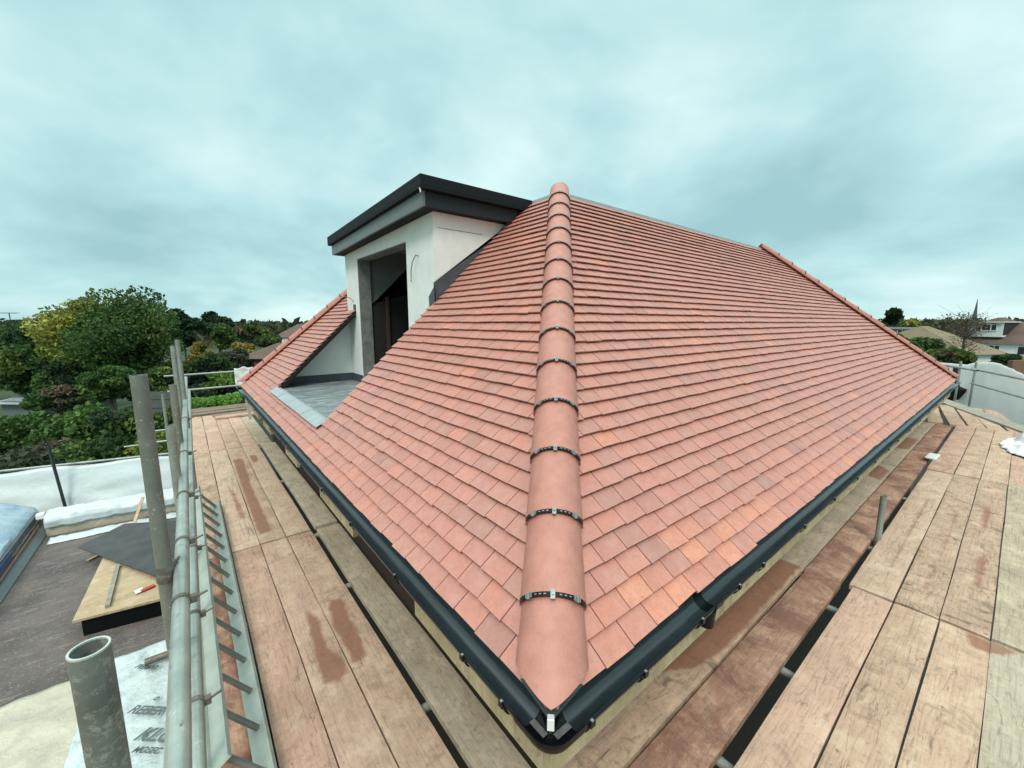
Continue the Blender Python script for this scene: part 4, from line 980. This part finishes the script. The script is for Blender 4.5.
s_,P=gable_house('garden_house',44,31,26,2.7,3.3,'pale garden building half hidden by shrubs, left','white','leadl',rot=.1,depth=4)
# church spire and aerials
sp=dep(977,303,300); root=empty('church_spire',(sp.x,sp.y,0),'slim grey church spire on the right skyline','church spire')
MB().tube((sp.x,sp.y,0),(sp.x,sp.y,7.5),2.2,2.2,seg=8).build('tower','brick',root); MB().tube((sp.x,sp.y,7.5),(sp.x,sp.y,sp.z+3),1.5,.1,seg=8).build('spire','leadd',root)
ap=dep(9,313,36); root=empty('tv_aerial',(ap.x,ap.y,0),'thin television aerial on a mast above the left-edge tree','aerial')
mb=MB(); mb.tube((ap.x,ap.y,4),(ap.x,ap.y,ap.z),.04,seg=6); mb.build('mast','gutter',root)
mb=MB(); mb.tube(Vector((ap.x,ap.y,ap.z))-R*.7,Vector((ap.x,ap.y,ap.z))+R*.7,.03,seg=5)
for k in range(5): c=Vector((ap.x,ap.y,ap.z))+R*(-.6+.3*k); mb.tube(c-F*.3,c+F*.3,.02,seg=4)
mb.build('antenna','gutter',root)
# ------------------------------------------------------------------ world
w=bpy.data.worlds.new('World'); scene.world=w; w.use_nodes=True; nt=w.node_tree; nt.nodes.clear(); n=N(nt)
out=nt.nodes.new('ShaderNodeOutputWorld'); bg=nt.nodes.new('ShaderNodeBackground'); n.link(bg.outputs[0],out.inputs[0]); bg.inputs[1].default_value=.10
sky=nt.nodes.new('ShaderNodeTexSky'); sky.sky_type='NISHITA'; sky.sun_disc=False; SE,SA=math.radians(48),math.radians(0)
sundir=(F*-.85+R*-.12+U*1.0).normalized(); SE=math.asin(sundir.z); az=math.atan2(sundir.x,sundir.y)
sky.sun_elevation=SE; sky.sun_rotation=az
tc=nt.nodes.new('ShaderNodeTexCoord'); sx=nt.nodes.new('ShaderNodeSeparateXYZ'); n.link(tc.outputs['Generated'],sx.inputs[0])
zc=n.math('ADD',n.math('MAXIMUM',sx.outputs[2],0.0),.34)
px_=n.math('DIVIDE',sx.outputs[0],zc); py_=n.math('DIVIDE',sx.outputs[1],zc)
cb=nt.nodes.new('ShaderNodeCombineXYZ'); n.link(px_,cb.inputs[0]); n.link(py_,cb.inputs[1])
rotm=nt.nodes.new('ShaderNodeMapping'); rotm.inputs['Rotation'].default_value=(0,0,.6); rotm.inputs['Scale'].default_value=(1.0,.95,1); n.link(cb.outputs[0],rotm.inputs[0])
f1=n.noise(rotm.outputs[0],.95,5,.5,.3); f2=n.noise(rotm.outputs[0],2.6,5,.5,.2)
ff=n.math('ADD',n.math('MULTIPLY',f1,.74),n.math('MULTIPLY',f2,.26))
cloud=n.ramp(ff,[(.37,(3.5,6.0,6.35)),(.48,(5.1,7.9,8.1)),(.60,(7.6,9.9,9.75))])
# brighter overcast overhead
zen=n.ramp(sx.outputs[2],[(.0,(1.0,1.0,1.0)),(.60,(1.0,1.0,1.0)),(.85,(3.0,2.5,2.4)),(1.0,(3.6,2.9,2.8))])
cl_=n.mix(1.0,cloud,zen,'MULTIPLY')
n.link(n.mix(.93,sky.outputs[0],cl_),bg.inputs[0])
sd=bpy.data.lights.new('sun','SUN'); sd.energy=1.9; sd.angle=math.radians(18); sd.color=(1,.91,.82); so=bpy.data.objects.new('sun',sd); col.objects.link(so)
so.rotation_euler=sundir.to_track_quat('Z','Y').to_euler()
shade_quad=MB().quad((-1.0,-5,.004),(24,-5,.004),(24,WX,.004),(-1.0,WX,.004)); p_=shade_quad.build('path',simple('gap shade ground',(.035,.033,.030),.9)); p_['kind']='structure'  # near-black ground quad; shade below the deck gaps is put into its colour
shade_quad=MB().quad((-1.0,WX+.001,.004),(WX,WX+.001,.004),(WX,13,.004),(-1.0,13,.004)); p_=shade_quad.build('path','dark'); p_['kind']='structure'  # same painted shade on the ground beside the left walkway
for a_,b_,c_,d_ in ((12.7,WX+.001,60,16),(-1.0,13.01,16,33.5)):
    shade_quad=MB().quad((a_,b_,.004),(c_,b_,.004),(c_,d_,.004),(a_,d_,.004)); p_=shade_quad.build('path','dark'); p_['kind']='structure'  # further ground darkened so the far board gaps read as shade
vs=scene.view_settings; vs.view_transform='Standard'; vs.look='None'; vs.exposure=.06; vs.gamma=1; vs.use_curve_mapping=False
scene.render.engine='CYCLES'; scene.render.resolution_x=1024; scene.render.resolution_y=768
